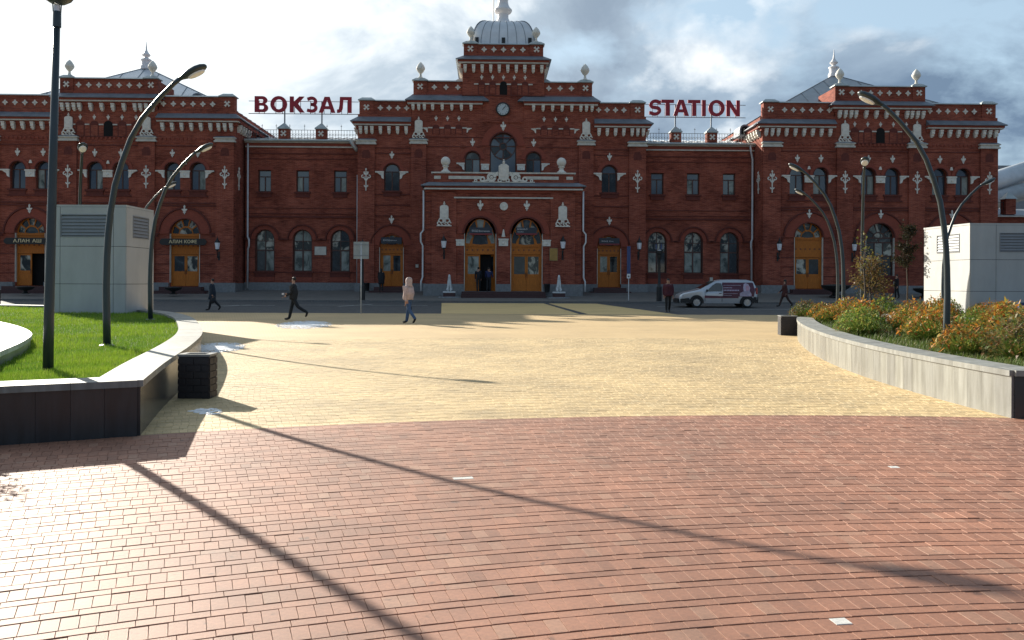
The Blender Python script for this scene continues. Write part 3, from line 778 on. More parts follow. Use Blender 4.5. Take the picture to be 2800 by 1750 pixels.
# ---- pavilions
def pavilion(cu, sc, side, doors, bigmid):
    U = lambda x: cu + x * sc
    yf = YP; H = 9.0
    winx = [-6.35, -4.55, -.92, .92, 4.55, 6.35]
    holes = [arch(U(x), 1.1, 8.18, 9.62, 10.25) for x in winx]
    bays = [-5.45, 0, 5.45]
    for i, x in enumerate(bays): holes.append(arch(U(x), 2.12, 1.15, 4.98, 6.10))
    wall('wall', rect(U(-H), U(H), .3, 14.0), holes, yf)
    wall('wall', rect(U(-3.45), U(3.45), 14.0, 15.2), [], yf)
    for s in (-1, 1):      # returns and back
        bx('wall_return', M['brick'], U(s * H) - (.45 if s > 0 else 0), U(s * H) + (0 if s > 0 else .45), yf + .452, 14, .3, 14.0)
    bx('rear_wall', M['brick'], U(-H) + .46, U(H) - .46, 13.5, 13.95, .3, 14.0)
    # plinth
    prev = U(-H) - .12
    for x in bays + [None]:
        e = U(H) + .12 if x is None else U(x) - 1.10
        bx('plinth', M['plinth'], prev, e, yf - .30, yf - .001, .3, 1.42)
        if x is not None: prev = U(x) + 1.10
    for s in (-1, 1): bx('plinth_return', M['plinth'], *(sorted((U(s * H) + s * .001, U(s * H) + s * .12))), yf, 2.0, .3, 1.40)
    # upper windows
    for i, x in enumerate(winx):
        window(U(x), yf + .24, 8.18, 1.1, 1.44, 2.07, 'three', ['ggg', 'gcg', 'ggc'][i % 3])
        archivolt(U(x), 9.62, .60, .86, yf, .07); sill(U(x), 1.1, yf, 8.18)
        part('arch_edge', MB().prism(segarc(U(x), 9.62, .56, .62, 0, math.pi, 20), yf - .10, yf - .003), M['brickdark'])
        orn('palmette', U(x), yf - .03, 10.83, .92)
    for a, b_ in ((0, 1), (2, 3), (4, 5)):
        mid = U((winx[a] + winx[b_]) / 2)
        orn('impost_block', mid, yf, 9.10); orn('corbel', U(winx[b_]) + .57, yf, 9.10); orn('corbel', U(winx[a]) - .57, yf, 9.10, 1, True)
        part('drop', MB().prism([(mid - .12, 10.05), (mid + .12, 10.05), (mid + .05, 10.28), (mid - .05, 10.28)], yf - .06, yf - .001), M['white'])
        course(U(winx[a]) - .75, U(winx[b_]) + .75, yf, 7.66, .10, .08)
    # ground floor bays
    for i, x in enumerate(bays):
        if doors[i]:
            door(U(x), yf + .20, 1.15, 2.12, 2.35, 3.75, 4.95, glass='wd' if i == 0 else 'dw', ajar=doors[i] == 2)
        else: window(U(x), yf + .22, 1.15 + 1.0, 2.12, 2.83, 3.95, 'big', 'wdwcdw')
        if not doors[i]:
            bx('window_apron', M['brick'], U(x) - 1.06, U(x) + 1.06, yf + .05, yf + .44, 1.15, 2.12); sill(U(x), 2.1, yf, 2.15)
        archivolt(U(x), 4.98, 1.10, 1.80, yf, .09); hood(U(x), 4.98, 1.82, yf, .45)
        part('arch_edge', MB().prism(segarc(U(x), 4.98, 1.07, 1.14, 0, math.pi, 22), yf - .12, yf - .003), M['brickdark'])
        part('jamb_trim', MB().box(U(x) - 1.085, U(x) - 1.045, yf - .03, yf + .18, 1.42, 4.98), M['whitep']); part('jamb_trim', MB().box(U(x) + 1.045, U(x) + 1.085, yf - .03, yf + .18, 1.42, 4.98), M['whitep'])
        orn('palmette', U(x), yf - .10, 6.72, 1.05)
        if doors[i]:
            for q in range(3): bx('step', M['granite_red'], U(x) - 1.5 - .3 * q, U(x) + 1.5 + .3 * q, yf - 1.0 - .32 * q, yf - .31, 1.0 - .15 * q - .15, 1.0 - .15 * q + (.12 if q == 0 else -.003))
    # courses
    for z in (4.75, 6.98, 7.16): 
        prev = U(-H)
        segs = [(U(-H), U(H))] if z > 6.5 else [(U(-H), U(-5.45) - 1.95), (U(-5.45) + 1.95, -1.95 + U(0)), (U(0) + 1.95, U(5.45) - 1.95), (U(5.45) + 1.95, U(H))]
        for a, b_ in segs: course(a, b_, yf, z, .10 if z > 5 else .14, .07 if z > 5 else .10)
    for z in (2.05, 2.75, 3.45):
        for a, b_ in [(U(-H), U(-5.45) - 1.10), (U(-5.45) + 1.10, -1.10 + U(0)), (U(0) + 1.10, U(5.45) - 1.10), (U(5.45) + 1.10, U(H))]:
            course(a, b_, yf, z, .06, .03)
    course(U(-H), U(H), yf, 11.35, .07, .05); course(U(-H), U(H), yf, 11.6, .05, .04, 'brick2')
    # small dentil row
    d = MB(); 
    for i in range(60):
        x = U(-H) + (U(H) - U(-H)) * (i + .5) / 60; d.box(x - .07, x + .07, yf - .06, yf - .001, 11.82, 11.98)
    tag(part('dentil_row', d, M['brick2']), kind='stuff')
    # pilasters
    for x in (-8.3, 8.3): pilaster(U(x), 1.3, yf, 1.42, 11.66, .16, fleur=9.12)
    for x in (-2.75, 2.75): pilaster(U(x), 1.2, yf, 1.42, 11.66, .16, fleur=9.12, shield=12.05)
    for s in (-1, 1):
        o = orn('fleuron', U(s * H) + s * .02, yf + .75, 9.12, 1, False, s * math.pi / 2)
    # attic block and blind arcade
    blind_arcade([U(x) for x in (-1.97, -.98, 0, .98, 1.97)], yf, 12.05, 12.85, .66, mid=2, cz=13.42)
    course(U(-2.1), U(2.1), yf, 11.98, .06, .06)
    # eaves of outer parts
    for s in (-1, 1):
        u0, u1 = (U(-H), U(-3.5)) if s < 0 else (U(3.5), U(H))
        skirt(u0, u1, yf, 13.0, 13.40, 13.86, .5, s < 0, s > 0)
        xs = frange(u0 + (1.75 if s < 0 else .4), u1 - (.4 if s < 0 else 1.75), 6)
        xs += [U(s * 8.3) - .45, U(s * 8.3), U(s * 8.3) + .45]
        cornice(u0, u1, yf, 13.40, 0, 12.50, (s < 0, s > 0), xs=xs)
        for k in range(5): mobj('bracket', ORN['bracket'], st, (U(s * H), yf + .5 + .62 * k, 12.50), (0, 0, s * math.pi / 2))
        part('side_cornice', MB().box(*(sorted((U(s * H), U(s * H) + s * .3))), yf + .1, 13, 13.1, 13.34), M['brick2'])
        parapet(u0 + .15 if s < 0 else u0, u1 if s < 0 else u1 - .15, yf + .15, 13.84, 15.0, .5, ros=frange(u0 + (1.7 if s < 0 else .35), u1 - (.35 if s < 0 else 1.7), 6), piers=(s < 0, s > 0), pierw=1.0)
    # attic eave and parapet
    skirt(U(-3.45), U(3.45), yf, 1.5, 14.82, 15.25, .5)
    xs = frange(U(-1.95), U(1.95), 6) + [U(s * 2.75) + q for s in (-1, 1) for q in (-.42, 0, .42)]
    cornice(U(-3.45), U(3.45), yf, 14.82, 0, 13.88, (True, True), xs=xs)
    for s in (-1, 1):
        bx('attic_return', M['brick'], *(sorted((U(s * 3.45), U(s * 3.0)))), yf + .46, 1.4, 14.0, 15.2)
        bx('attic_parapet_return', M['brick'], *(sorted((U(s * 3.40), U(s * 3.0)))), yf + .7, 1.4, 15.2, 16.2)
    parapet(U(-3.40), U(3.40), yf + .12, 15.22, 16.25, .55, ros=frange(U(-2.15), U(2.15), 7), pierw=.9)
    for s in (-1, 1): orn('finial', U(s * 2.95), yf + .42, 16.48, 1.05)
    # pyramid roof and spire
    ru = cu + (-.9 if side < 0 else .15); ry = 7.0
    b = MB(); ap = (ru, ry, 19.3); base = [(U(-8.6), yf + .8, 14.3), (U(8.6), yf + .8, 14.3), (U(8.6), 13.4, 14.3), (U(-8.6), 13.4, 14.3)]
    b.add(base + [ap], [(0, 1, 4), (1, 2, 4), (2, 3, 4), (3, 0, 4)]); pr = part('pyramid_roof', b, M['roof'] if side < 0 else M['metalroof'])
    sm_ = MB()
    for e0, e1 in ((0, 1), (1, 2), (2, 3), (3, 0)):
        for k in range(1, 12):
            t = k / 12; p = Vector(base[e0]).lerp(Vector(base[e1]), t); mid = (Vector(base[e0]) + Vector(base[e1])) / 2
            # seam runs up the slope until it meets the hip
            q = Vector(ap); tt = 1 - abs(2 * t - 1); e = p.lerp(p + (q - mid), tt * .995)
            sm_.tube([p + Vector((0, 0, .02)), e + Vector((0, 0, .03))], .022, 4)
    for p in base: sm_.tube([Vector(p), Vector(ap)], .05, 5)
    sm_.build('roof_seams', M['metal'], pr)
    part('roof_spire', MB().lathe([(r_ * .74, z_ * .72) for r_, z_ in [(0.62, -0.25), (0.62, 0.1), (0.5, 0.25), (0.5, 0.75), (0.58, 0.8), (0.58, 0.92), (0.42, 1.0), (0.26, 1.1), (0.2, 1.2), (0.42, 1.36), (0.46, 1.48), (0.3, 1.66), (0.12, 1.95), (0.08, 2.3), (0.04, 2.7), (0.02, 3.0)]], ap, 16), M['spire'], auto=40)
    return U
M['metalroof'] = mat('grey roof sheet', (.34, .36, .37), .5, var=.12, scale=1.2, metal=.3)
UL = pavilion(-28.75, 1.02, -1, (2, 0, 1), True)
UR = pavilion(28.1, .985, 1, (1, 0, 0), True)

# ---- wings between pavilion and centre
def wing(u0, u1, low, upp, piers, gl):
    holes = [arch(u, 1.40, 2.30, 4.72, 5.45) for u in low] + [rect(u - .48, u + .48, 8.30, 9.94) for u in upp]
    wall('wall', rect(u0, u1, .3, 11.65), holes, 0)
    bx('rear_wall', M['brick'], u0, u1, 11, 11.4, .3, 11.65)
    bx('plinth', M['plinth'], u0, u1, -.18, -.001, .3, 1.46)
    for i, u in enumerate(low):
        window(u, .22, 2.30, 1.40, 2.42, 3.15, 'six', gl[i])
        archivolt(u, 4.72, .74, 1.02, 0, .06); hood(u, 4.72, 1.04, 0, .42); sill(u, 1.4, 0, 2.30)
        part('jamb_trim', MB().box(u - .725, u - .70, -.02, .2, 2.3, 4.72), M['frame']); part('jamb_trim', MB().box(u + .70, u + .725, -.02, .2, 2.3, 4.72), M['frame'])
        part('window_apron', MB().box(u - .74, u + .74, -.05, -.001, 1.55, 1.88), M['brick2'])
    for i, u in enumerate(upp):
        window(u, .20, 8.30, .96, 1.64, 1.64, 'rect', ['ggg', 'gcg', 'ggc'][i], arched=False); sill(u, .96, 0, 8.30)
        part('lintel', MB().box(u - .62, u + .62, -.04, -.001, 9.95, 10.15), M['brick2'])
    for z, h, d in ((6.35, .14, .10), (6.62, .06, .05), (4.70, .10, .06), (7.05, .05, .04), (10.75, .06, .04), (11.15, .08, .06), (3.3, .05, .03), (2.2, .06, .05)):
        if z in (4.70,):
            e = [u0] + [q for u in low for q in (u - 1.5, u + 1.5)] + [u1]
            for a, b_ in zip(e[::2], e[1::2]):
                if b_ > a: course(a, b_, 0, z, h, d)
        elif z < 4.7:
            e = [u0] + [q for u in low for q in (u - .75, u + .75)] + [u1]
            for a, b_ in zip(e[::2], e[1::2]): course(a, b_, 0, z, h, d)
        else: course(u0, u1, 0, z, h, d)
    part('cornice_band', MB().box(u0, u1, -.12, .3, 11.65, 11.74), M['whitep'])
    part('frieze', MB().box(u0, u1, -.10, .3, 11.74, 11.98), M['brick2'])
    part('white_fillet', MB().box(u0, u1, -.26, .3, 11.98, 12.07), M['whitep'])
    part('gutter', MB().tube([(u0, -.34, 12.14), (u1, -.34, 12.14)], .10, 8), M['metalcap'])
    rf = MB().add([(u0, -.30, 12.16), (u1, -.30, 12.16), (u1, 5.7, 13.35), (u0, 5.7, 13.35), (u0, 11.6, 12.16), (u1, 11.6, 12.16)], [(0, 1, 2, 3), (3, 2, 5, 4)])
    ro = part('roof', rf, M['roof']); sb = MB(); n = int((u1 - u0) / .6)
    for k in range(n + 1):
        x = u0 + (u1 - u0) * k / n; sb.box(x - .02, x + .02, -.28, .0, 12.17, 12.26)
        sb.add([(x - .02, -.28, 12.17), (x + .02, -.28, 12.17), (x + .02, 5.7, 13.40), (x - .02, 5.7, 13.40), (x - .02, -.28, 12.21), (x + .02, -.28, 12.21), (x + .02, 5.7, 13.44), (x - .02, 5.7, 13.44)],
               [(4, 5, 6, 7), (0, 1, 5, 4), (1, 2, 6, 5), (3, 0, 4, 7)])
    sb.build('roof_seams', M['metal'], ro)
    for p in piers:
        part('roof_pier', MB().box(p - .39, p + .39, -.22, .45, 12.07, 13.02), M['brick'])
        part('pier_cap', MB().box(p - .46, p + .46, -.30, .52, 13.02, 13.10).frus((p - .46, p + .46, -.30, .52), 13.10, (p - .04, p + .04, .07, .15), 13.52), M['metalcap'])
        orn('cross_rosette', p, -.22, 12.68)
    # iron railing
    b = MB(); e = [u0 + .15] + [q for p in piers for q in (p - .4, p + .4)] + [u1 - .15]
    for a, b_ in zip(e[::2], e[1::2]):
        for z in (12.35, 12.98): b.box(a, b_, .08, .11, z, z + .03)
        n = max(2, int((b_ - a) / .21))
        for k in range(n + 1):
            x = a + (b_ - a) * k / n; b.box(x - .012, x + .012, .083, .107, 12.2, 13.0 if k % 5 else 13.42)
            if k % 5 == 0: b.box(x - .06, x + .06, .085, .105, 13.28, 13.31)
            if k < n:
                xm = x + (b_ - a) / n / 2; b.prism(segarc(xm, 12.65, .065, .085, 0, 2 * math.pi - .01, 10), .085, .105)
    part('roof_railing', b, M['black'])
wing(-19.4, -10.8, (-17.93, -15.11, -12.27), (-17.97, -15.11, -12.28), (-16.52, -13.72), ('wwcwdc', 'ccwwcc', 'wdwwdc'))
wing(10.7, 19.3, (11.82, 14.60, 17.37), (11.80, 14.56, 17.33), (13.2, 15.96), ('wwwwcd', 'wwwwcc', 'wdwdcd'))

# ---- central block
cl_holes = []
for c_, sgn in ((-8.26, -1), (7.96, 1)): cl_holes += [arch(c_, 1.16, 8.30, 9.75, 10.35), arch(c_, 1.72, 1.20, 4.25, 5.05)]
cl_holes += [arch(s * 2.28, 1.14, 9.0, 10.72, 11.30) for s in (-1, 1)] + [arch(0, 1.96, 9.0, 11.72, 12.72)]
wall('wall', rect(-10.8, 10.7, .3, 14.0), cl_holes, YC)
wall('wall', rect(-6.8, 6.75, 14.0, 15.5), [], YC)
wall('tower_wall', rect(-3.05, 3.05, 15.5, 18.1), [], YC - .06)
for s, e in ((-1, -10.8), (1, 10.7)):
    bx('wall_return', M['brick'], *(sorted((e, e - s * .45))), YC + .452, 12, .3, 14.0)
    bx('inner_return', M['brick'], *(sorted((s * 6.78, s * 6.35))), YC + .452, 7, 14.0, 15.5)
    bx('tower_side', M['brick'], *(sorted((s * 3.05, s * 2.6))), YC + .40, 5.0, 14.0, 18.1)
bx('rear_wall', M['brick'], -10.3, 10.2, 11.5, 11.95, .3, 14.0)
bx('tower_rear', M['brick'], -2.59, 2.59, 4.5, 5.0, 14.0, 18.1)
part('flat_roof', MB().box(-10.6, 10.5, YC + .5, 11.6, 13.9, 13.98), M['roof'])
part('upper_flat_roof', MB().box(-6.3, 6.3, YC + .5, 6.9, 15.42, 15.5), M['roof'])
for a, b_ in ((-10.95, -9.14), (-7.38, 7.08), (8.84, 10.85)): bx('plinth', M['plinth'], a, b_, YC - .28, YC - .001, .3, 1.44)
for c_, s in ((-8.26, -1), (7.96, 1)):
    window(c_, YC + .24, 8.30, 1.16, 1.45, 2.05, 'three', 'gdd'); archivolt(c_, 9.75, .63, .92, YC, .07); sill(c_, 1.16, YC, 8.30)
    part('arch_edge', MB().prism(segarc(c_, 9.75, .59, .65, 0, math.pi, 20), YC - .10, YC - .003), M['brickdark'])
    orn('palmette', c_, YC - .03, 10.95, .92); orn('corbel', c_ + .60, YC, 9.25); orn('corbel', c_ - .60, YC, 9.25, 1, True)
    door(c_, YC + .20, 1.20, 1.72, 2.45, 3.05, 3.85, glass='cd', fan=True)
    archivolt(c_, 4.25, .90, 1.45, YC, .09); hood(c_, 4.25, 1.47, YC, .35); orn('palmette', c_, YC - .10, 6.15, 1.0)
    part('jamb_trim', MB().box(c_ - .90, c_ - .86, YC - .04, YC + .18, 1.44, 4.1), M['whitep']); part('jamb_trim', MB().box(c_ + .86, c_ + .90, YC - .04, YC + .18, 1.44, 4.1), M['whitep'])
    for q in range(3): bx('step', M['granite_red'], c_ - 1.2 - .3 * q, c_ + 1.2 + .3 * q, YC - .8 - .32 * q, YC - .29, .9 - .15 * q, 1.05 - .15 * q + (.12 if q == 0 else -.003))
    u0, u1 = (-10.8, -6.85) if s < 0 else (6.8, 10.7)
    skirt(u0, u1, YC, 11.5, 13.43, 13.90, .5, s < 0, s > 0)
    ccx = (-10.15 if s < 0 else 10.05)
    xs = frange(u0 + (1.7 if s < 0 else .35), u1 - (.35 if s < 0 else 1.7), 4) + [ccx - .42, ccx, ccx + .42]
    cornice(u0, u1, YC, 13.43, 0, 12.54, (s < 0, s > 0), xs=xs)
    parapet(u0 + (.15 if s < 0 else 0), u1 - (0 if s < 0 else .15), YC + .15, 13.88, 15.0, .5, ros=frange(u0 + (1.65 if s < 0 else .35), u1 - (.35 if s < 0 else 1.65), 4), piers=(s < 0, s > 0), pierw=1.0)
    for k in range(4): mobj('bracket', ORN['bracket'], st, (u0 if s < 0 else u1, YC + .45 + .62 * k, 12.54), (0, 0, s * math.pi / 2))
    pilaster(ccx, 1.25, YC, 1.44, 11.72, .16, fleur=9.15)
    pilaster(-6.28 if s < 0 else 6.2, 1.12, YC, 1.44, 11.78, .18, shield=12.16)
    # inner part
    u0, u1 = (-6.8, -1.55) if s < 0 else (1.55, 6.75)
    skirt(u0, u1, YC, 6.5, 15.03, 15.56, .48, True, True)
    pc = -6.28 if s < 0 else 6.2
    ctr = (-4.15 if s < 0 else 4.0)
    xs = frange(ctr - 1.1, ctr + 1.75 if s < 0 else ctr + 1.1, 5) if s < 0 else frange(ctr - 1.75, ctr + 1.1, 5)
    cornice(u0, u1, YC, 15.03, 0, 14.34, (s < 0, s > 0), xs=xs + [pc - .42, pc, pc + .42])
    blind_arcade([-5.0, -4.15, -3.3] if s < 0 else [3.05, 3.9, 4.72], YC, 12.55, 12.98, .58, cz=13.72)
    for uu, mr in ((-5.62, True), (-2.72, False)) if s < 0 else ((2.45, True), (5.32, False)): orn('corbel', uu, YC, 12.72, .6, mr)
    p0, p1 = (-6.65, -3.05) if s < 0 else (3.05, 6.6)
    parapet(p0, p1, YC + .15, 15.54, 16.5, .5, ros=frange(p0 + 1.5, p1 - .35, 3) if s < 0 else frange(p0 + .35, p1 - 1.5, 3), piers=(s < 0, s > 0), pierw=.95)
    orn('finial', -6.2 if s < 0 else 6.15, YC + .4, 16.76, 1.08)
    part('roof_shoulder', MB().frus((*sorted((s * 3.06, s * 4.35)), YC + .7, 4), 16.3, (*sorted((s * 3.06, s * 3.3)), YC + .9, 4), 16.95), M['metalcap'])
    # side windows by the rose window
    window(s * 2.28, YC + .22, 9.0, 1.14, 1.72, 2.30, 'three', 'ddg'); archivolt(s * 2.28, 10.72, .62, .92, YC, .07)
    part('arch_edge', MB().prism(segarc(s * 2.28, 10.72, .58, .64, 0, math.pi, 20), YC - .10, YC - .003), M['brickdark'])
    orn('palmette', s * 2.28, YC - .02, 11.95, .95); orn('corbel', s * 2.28 + s * .60, YC, 9.95, .95, s < 0); orn('impost_block', s * 1.34, YC, 9.95, .85)
window(0, YC + .22, 9.0, 1.96, 2.72, 3.70, 'rose', 'ggdgdgdgd'); archivolt(0, 11.72, 1.0, 1.62, YC, .09)
part('arch_edge', MB().prism(segarc(0, 11.72, .98, 1.07, 0, math.pi, 26), YC - .12, YC - .003), M['brickdark'])
orn('palmette', 0, YC - .10, 13.15, 1.1)
for z in (6.4, 7.2, 8.0, 11.05, 11.45, 4.7):
    for a, b_ in ((-10.8, -9.95 if z == 4.7 else -6.9), (6.8, 10.7)) if z != 4.7 else ((-10.8, -9.85), (9.55, 10.7)): course(a, b_, YC, z, .08, .05)
course(-6.2, 6.2, YC, 12.3, .06, .04); course(-6.2, -1.7, YC, 11.6, .05, .04); course(1.7, 6.2, YC, 11.6, .05, .04); course(-3.1, 3.1, YC - .06, 15.42, .07, .05)
# raised middle strip with the clock
part('tower_strip', MB().box(-1.5, 1.5, YC - .06, YC - .002, 13.45, 15.5), M['brick'])
ck = part('clock', MB().lathe([(.47, 0), (.52, .04), (.52, .10), (.44, .13), (.42, .09)], n=28), M['black'], auto=40)
ck.location = (-.03, YC - .06, 14.43); ck.rotation_euler = (R(90), 0, 0)
MB().lathe([(.43, 0), (.43, .095)], n=28).build('clock_face', M['clockface'] if 'clockface' in M else M['lampglass'], ck)
hb = MB()
for k in range(12):
    a = k * math.pi / 6; r0, r1 = .31, .39
    hb.tube([(r0 * math.sin(a), r0 * math.cos(a), .10), (r1 * math.sin(a), r1 * math.cos(a), .10)], .018, 5)
hb.build('hour_marks', M['black'], ck)
for nm, a, l, w_ in (('hour_hand', R(35), .22, .022), ('minute_hand', R(42), .34, .016)):
    MB().tube([(-.06 * math.sin(a), -.06 * math.cos(a), .115), (l * math.sin(a), l * math.cos(a), .115)], w_, 6).build(nm, M['black'], ck)
# tower head
blind_arcade([-1.62, -.81, 0, .81, 1.62], YC - .06, 15.52, 16.25, .56, mid=2, cz=16.80)
skirt(-3.05, 3.05, YC - .06, 4.6, 18.08, 18.46, .5)
cornice(-3.05, 3.05, YC - .06, 18.08, 0, 17.17, (True, True), xs=frange(-2.85, 2.85, 10))
for s in (-1, 1):
    for k in range(5): mobj('bracket', ORN['bracket'], st, (s * 3.05, YC + .4 + .62 * k, 17.17), (0, 0, s * math.pi / 2))
    bx('tower_parapet_side', M['brick'], *(sorted((s * 2.9, s * 2.45))), YC + .61, 4.3, 18.46, 19.2)
parapet(-2.92, 2.92, YC + .08, 18.44, 19.28, .5, ros=frange(-1.45, 1.45, 5), pierw=.95, capm='metalcap')
for s in (-1, 1): orn('finial', s * 2.45, YC + .35, 19.55, 1.02)
dm = MB(); rr = []
for t in frange(0, 1, 12):
    a = t * math.pi / 2; hw = 1.15 + 1.25 * math.cos(a) ** .8 if t < 1 else 1.15; rr.append((hw, 19.15 + 2.45 * math.sin(a)))
for hw, z in rr: pass
nseg = 7
rings = []
for hw, z in rr:
    p = []
    for side_ in range(4):
        for k in range(nseg):
            t = k / nseg * 2 - 1
            q = [(t * hw, -hw), (hw, t * hw), (-t * hw, hw), (-hw, -t * hw)][side_]
            p.append((q[0], 2.0 + q[1], z))
    rings.append(p)
dm.rings(rings); dome = part('dome', dm, M['dome'], auto=40)
sb = MB()
for k in range(0, 4 * nseg):
    sb.tube([Vector(rg[k]) + Vector((0, 0, .01)) for rg in rings], .022 if k % nseg else .05, 5)
sb.build('dome_ribs', M['metal'], dome)
for x in (-2.0, 0, 2.0): MB().box(x - .13, x + .13, -.48, -.30, 19.62, 20.02).build('dome_vent', M['black'], dome)
part('spire', MB().lathe([(1.0, -.05), (1.0, .04), (.74, .16), (.52, .40), (.42, .62), (.42, .92), (.62, 1.04), (.70, 1.18), (.70, 1.28), (.56, 1.42), (.44, 1.62), (.38, 1.9), (.40, 2.3), (.56, 2.5), (.50, 2.8), (.28, 3.2), (.14, 4.0), (.05, 5.2)], (0, 2.0, 21.6), 20), M['spire'], auto=40)
part('lightning_rod', MB().tube([(-.75, 1.6, 21.6), (-.75, 1.6, 24.6)], .045, 6), M['pipe'])

# ---- entrance portal
ph = [arch(s * 1.64, 2.2, .90, 4.98, 6.12) for s in (-1, 1)]
wall('portal_wall', rect(-5.5, 5.5, .3, 8.2), ph, YT)
for s in (-1, 1):
    bx('portal_side', M['brick'], *(sorted((s * 5.5, s * 5.05))), YT + .452, YC - .002, .3, 8.2)
    for a, b_ in (sorted((s * 5.62, s * 2.77)),): bx('plinth', M['plinth'], a, b_, YT - .22, YT - .001, .3, 1.42)
    bx('plinth_return', M['plinth'], *(sorted((s * 5.501, s * 5.62))), YT, YC - .3, .3, 1.42)
    pilaster(s * 4.2, 1.75, YT, 1.42, 8.0, .10, cap=False, niche=False)
    orn('shield_plaque', s * 4.18, YT - .10, 5.48, 1.0)
    orn('palmette', s * 1.64, YT - .10, 6.96, 1.15)
    door(s * 1.64, YT + .22, .90, 2.2, 2.62, 3.25, 4.30 + .85, ajar=s < 0, glass='cd' if s < 0 else 'dw')
    archivolt(s * 1.64, 4.98, 1.14, 1.62, YT, .09)
    part('arch_edge', MB().prism(segarc(s * 1.64, 4.98, 1.12, 1.24, 0, math.pi, 26), YT - .13, YT - .003), M['brickdark'])
    part('jamb_trim', MB().box(s * 1.64 - 1.13, s * 1.64 - 1.09, YT - .04, YT + .2, .92, 4.98), M['whitep']); part('jamb_trim', MB().box(s * 1.64 + 1.09, s * 1.64 + 1.13, YT - .04, YT + .2, .92, 4.98), M['whitep'])
    orn('impost_block', s * 3.05, YT - .02, 4.15, .86); orn('ball_finial', s * 4.13, YT + .45, 9.34)
orn('impost_block', 0, YT - .02, 4.15, 1.0)
part('white_drop', MB().lathe([(.14, 0), (.10, .2), (.06, .45), (.02, .55)], (0, YT - .08, 4.75), 8), M['white'])
bx('plinth', M['plinth'], -.52, .52, YT - .20, YT - .001, .3, 1.42)
md = part('medallion', MB().lathe([(.29, 0), (.29, .07), (.22, .10), (.18, .07), (.10, .10), (.02, .12)], n=22), M['white'], auto=40); md.location = (.02, YT - .0, 6.92); md.rotation_euler = (R(90), 0, 0)
part('white_fillet', MB().box(-3.5, 3.5, YT - .12, YT - .001, 7.46, 7.56), M['whitep'])
part('white_fillet', MB().box(-5.6, 5.6, YT - .34, YC - .01, 8.06, 8.16), M['whitep'])
part('cornice_band', MB().box(-5.55, 5.55, YT - .20, YC - .01, 8.16, 8.32), M['brick2'])
part('cornice_bed', MB().box(-5.53, 5.53, YT - .10, YC - .01, 7.86, 8.06), M['brick2'])
skirt(-5.4, 5.4, YT, YC - .02, 8.36, 8.62, .42, name='portal_roof_skirt')
part('portal_parapet', MB().box(-5.0, 5.0, YT + .15, YT + .6, 8.6, 9.24), M['brick'])
part('parapet_coping', MB().box(-5.12, 5.12, YT + .05, YT + .7, 9.24, 9.34), M['whitep'])
part('portal_flat_roof', MB().box(-5.0, 5.0, YT + .6, YC - .02, 8.6, 8.7), M['roof'])
for a, b_ in ((-3.9, -1.6), (1.6, 3.9), (-4.92, -4.45), (4.45, 4.92)): part('white_panel', MB().box(a, b_, YT + .09, YT + .149, 8.84, 9.06), M['whitep'])
b = MB(); yv = YT + .02
b.prism([(-.36, 8.98), (-.22, 8.80), (0, 8.72), (.22, 8.80), (.36, 8.98), (.36, 9.78), (.20, 9.90), (0, 9.97), (-.20, 9.90), (-.36, 9.78)], yv - .06, yv + .12)
b.prism([(-.26, 9.04), (.26, 9.04), (.26, 9.70), (-.26, 9.70)], yv - .08, yv - .061)
b.sphere((0, yv, 10.05), .10, 8, 6); b.sphere((0, yv, 10.2), .06, 8, 5); b.box(-2.2, 2.2, yv - .02, yv + .1, 8.60, 8.66)
for s in (-1, 1):
    b.prism(segarc(s * .86, 8.97, .15, .34, R(0), R(352), 26), yv - .03, yv + .1); b.prism(segarc(s * .86, 8.97, .02, .11, R(0), R(352), 14), yv - .02, yv + .1)
    b.prism(segarc(s * .28, 8.76, .06, .16, R(0), R(352), 18), yv - .05, yv + .1)
    b.prism(segarc(s * 1.50, 8.84, .08, .20, R(0), R(352), 20), yv - .03, yv + .1); b.prism(segarc(s * 1.98, 8.74, .04, .12, R(0), R(352), 14), yv - .02, yv + .1)
    b.prism([(s * .42, 9.38), (s * .50, 9.34), (s * .66, 9.15), (s * .60, 9.05), (s * .38, 9.10)], yv - .02, yv + .09); b.prism([(s * 1.10, 8.70), (s * 1.40, 8.66), (s * 1.40, 8.74), (s * 1.16, 8.86)], yv - .02, yv + .09)
part('crest', b, M['white'])
for z in (2.1, 2.8, 3.5, 5.2, 6.4, 7.2): 
    for s in (-1, 1): course(*sorted((s * 5.5, s * 5.08)), YT, z, .06, .03); course(*sorted((s * 3.32, s * 2.95)), YT, z, .05, .03)
# steps before the portal
for q in range(3): bx('step', M['granite_red'], -2.9 - .02 * q, 2.9 + .02 * q, YT - 1.05 - .34 * q, YT - .21, .30, .90 - .15 * q)
bx('landing_top', M['plinth'], -2.88, 2.88, YT - 1.0, YT + .6, .9, .905)

# ---- annex wing beyond the right pavilion
bx('annex_wall', M['brick'], 37.0, 52, .5, .9, .3, 6.6); bx('annex_frieze', M['brick2'], 37.0, 52, .42, .9, 6.6, 6.8)
part('annex_roof', MB().add([(37.0, .1, 6.9), (52, .1, 6.9), (52, 7, 8.0), (37.0, 7, 8.0)], [(0, 1, 2, 3)]), M['metal'])
part('annex_gutter', MB().box(37.0, 52, .05, .5, 6.78, 6.86), M['whitep'])
part('annex_pier', MB().box(39.1, 39.9, .4, 1.1, 7.0, 8.2), M['brick']); part('annex_pier_cap', MB().frus((39.0, 40.0, .3, 1.2), 8.2, (39.45, 39.55, .7, .8), 8.75), M['metalcap'])
b = MB(); b.box(37.2, 39.1, .6, .63, 7.9, 7.93); b.box(37.2, 39.1, .6, .63, 7.35, 7.38)
for k in range(9): b.box(37.2 + .23 * k, 37.225 + .23 * k, .6, .63, 7.0, 8.0)
part('annex_railing', b, M['black'])
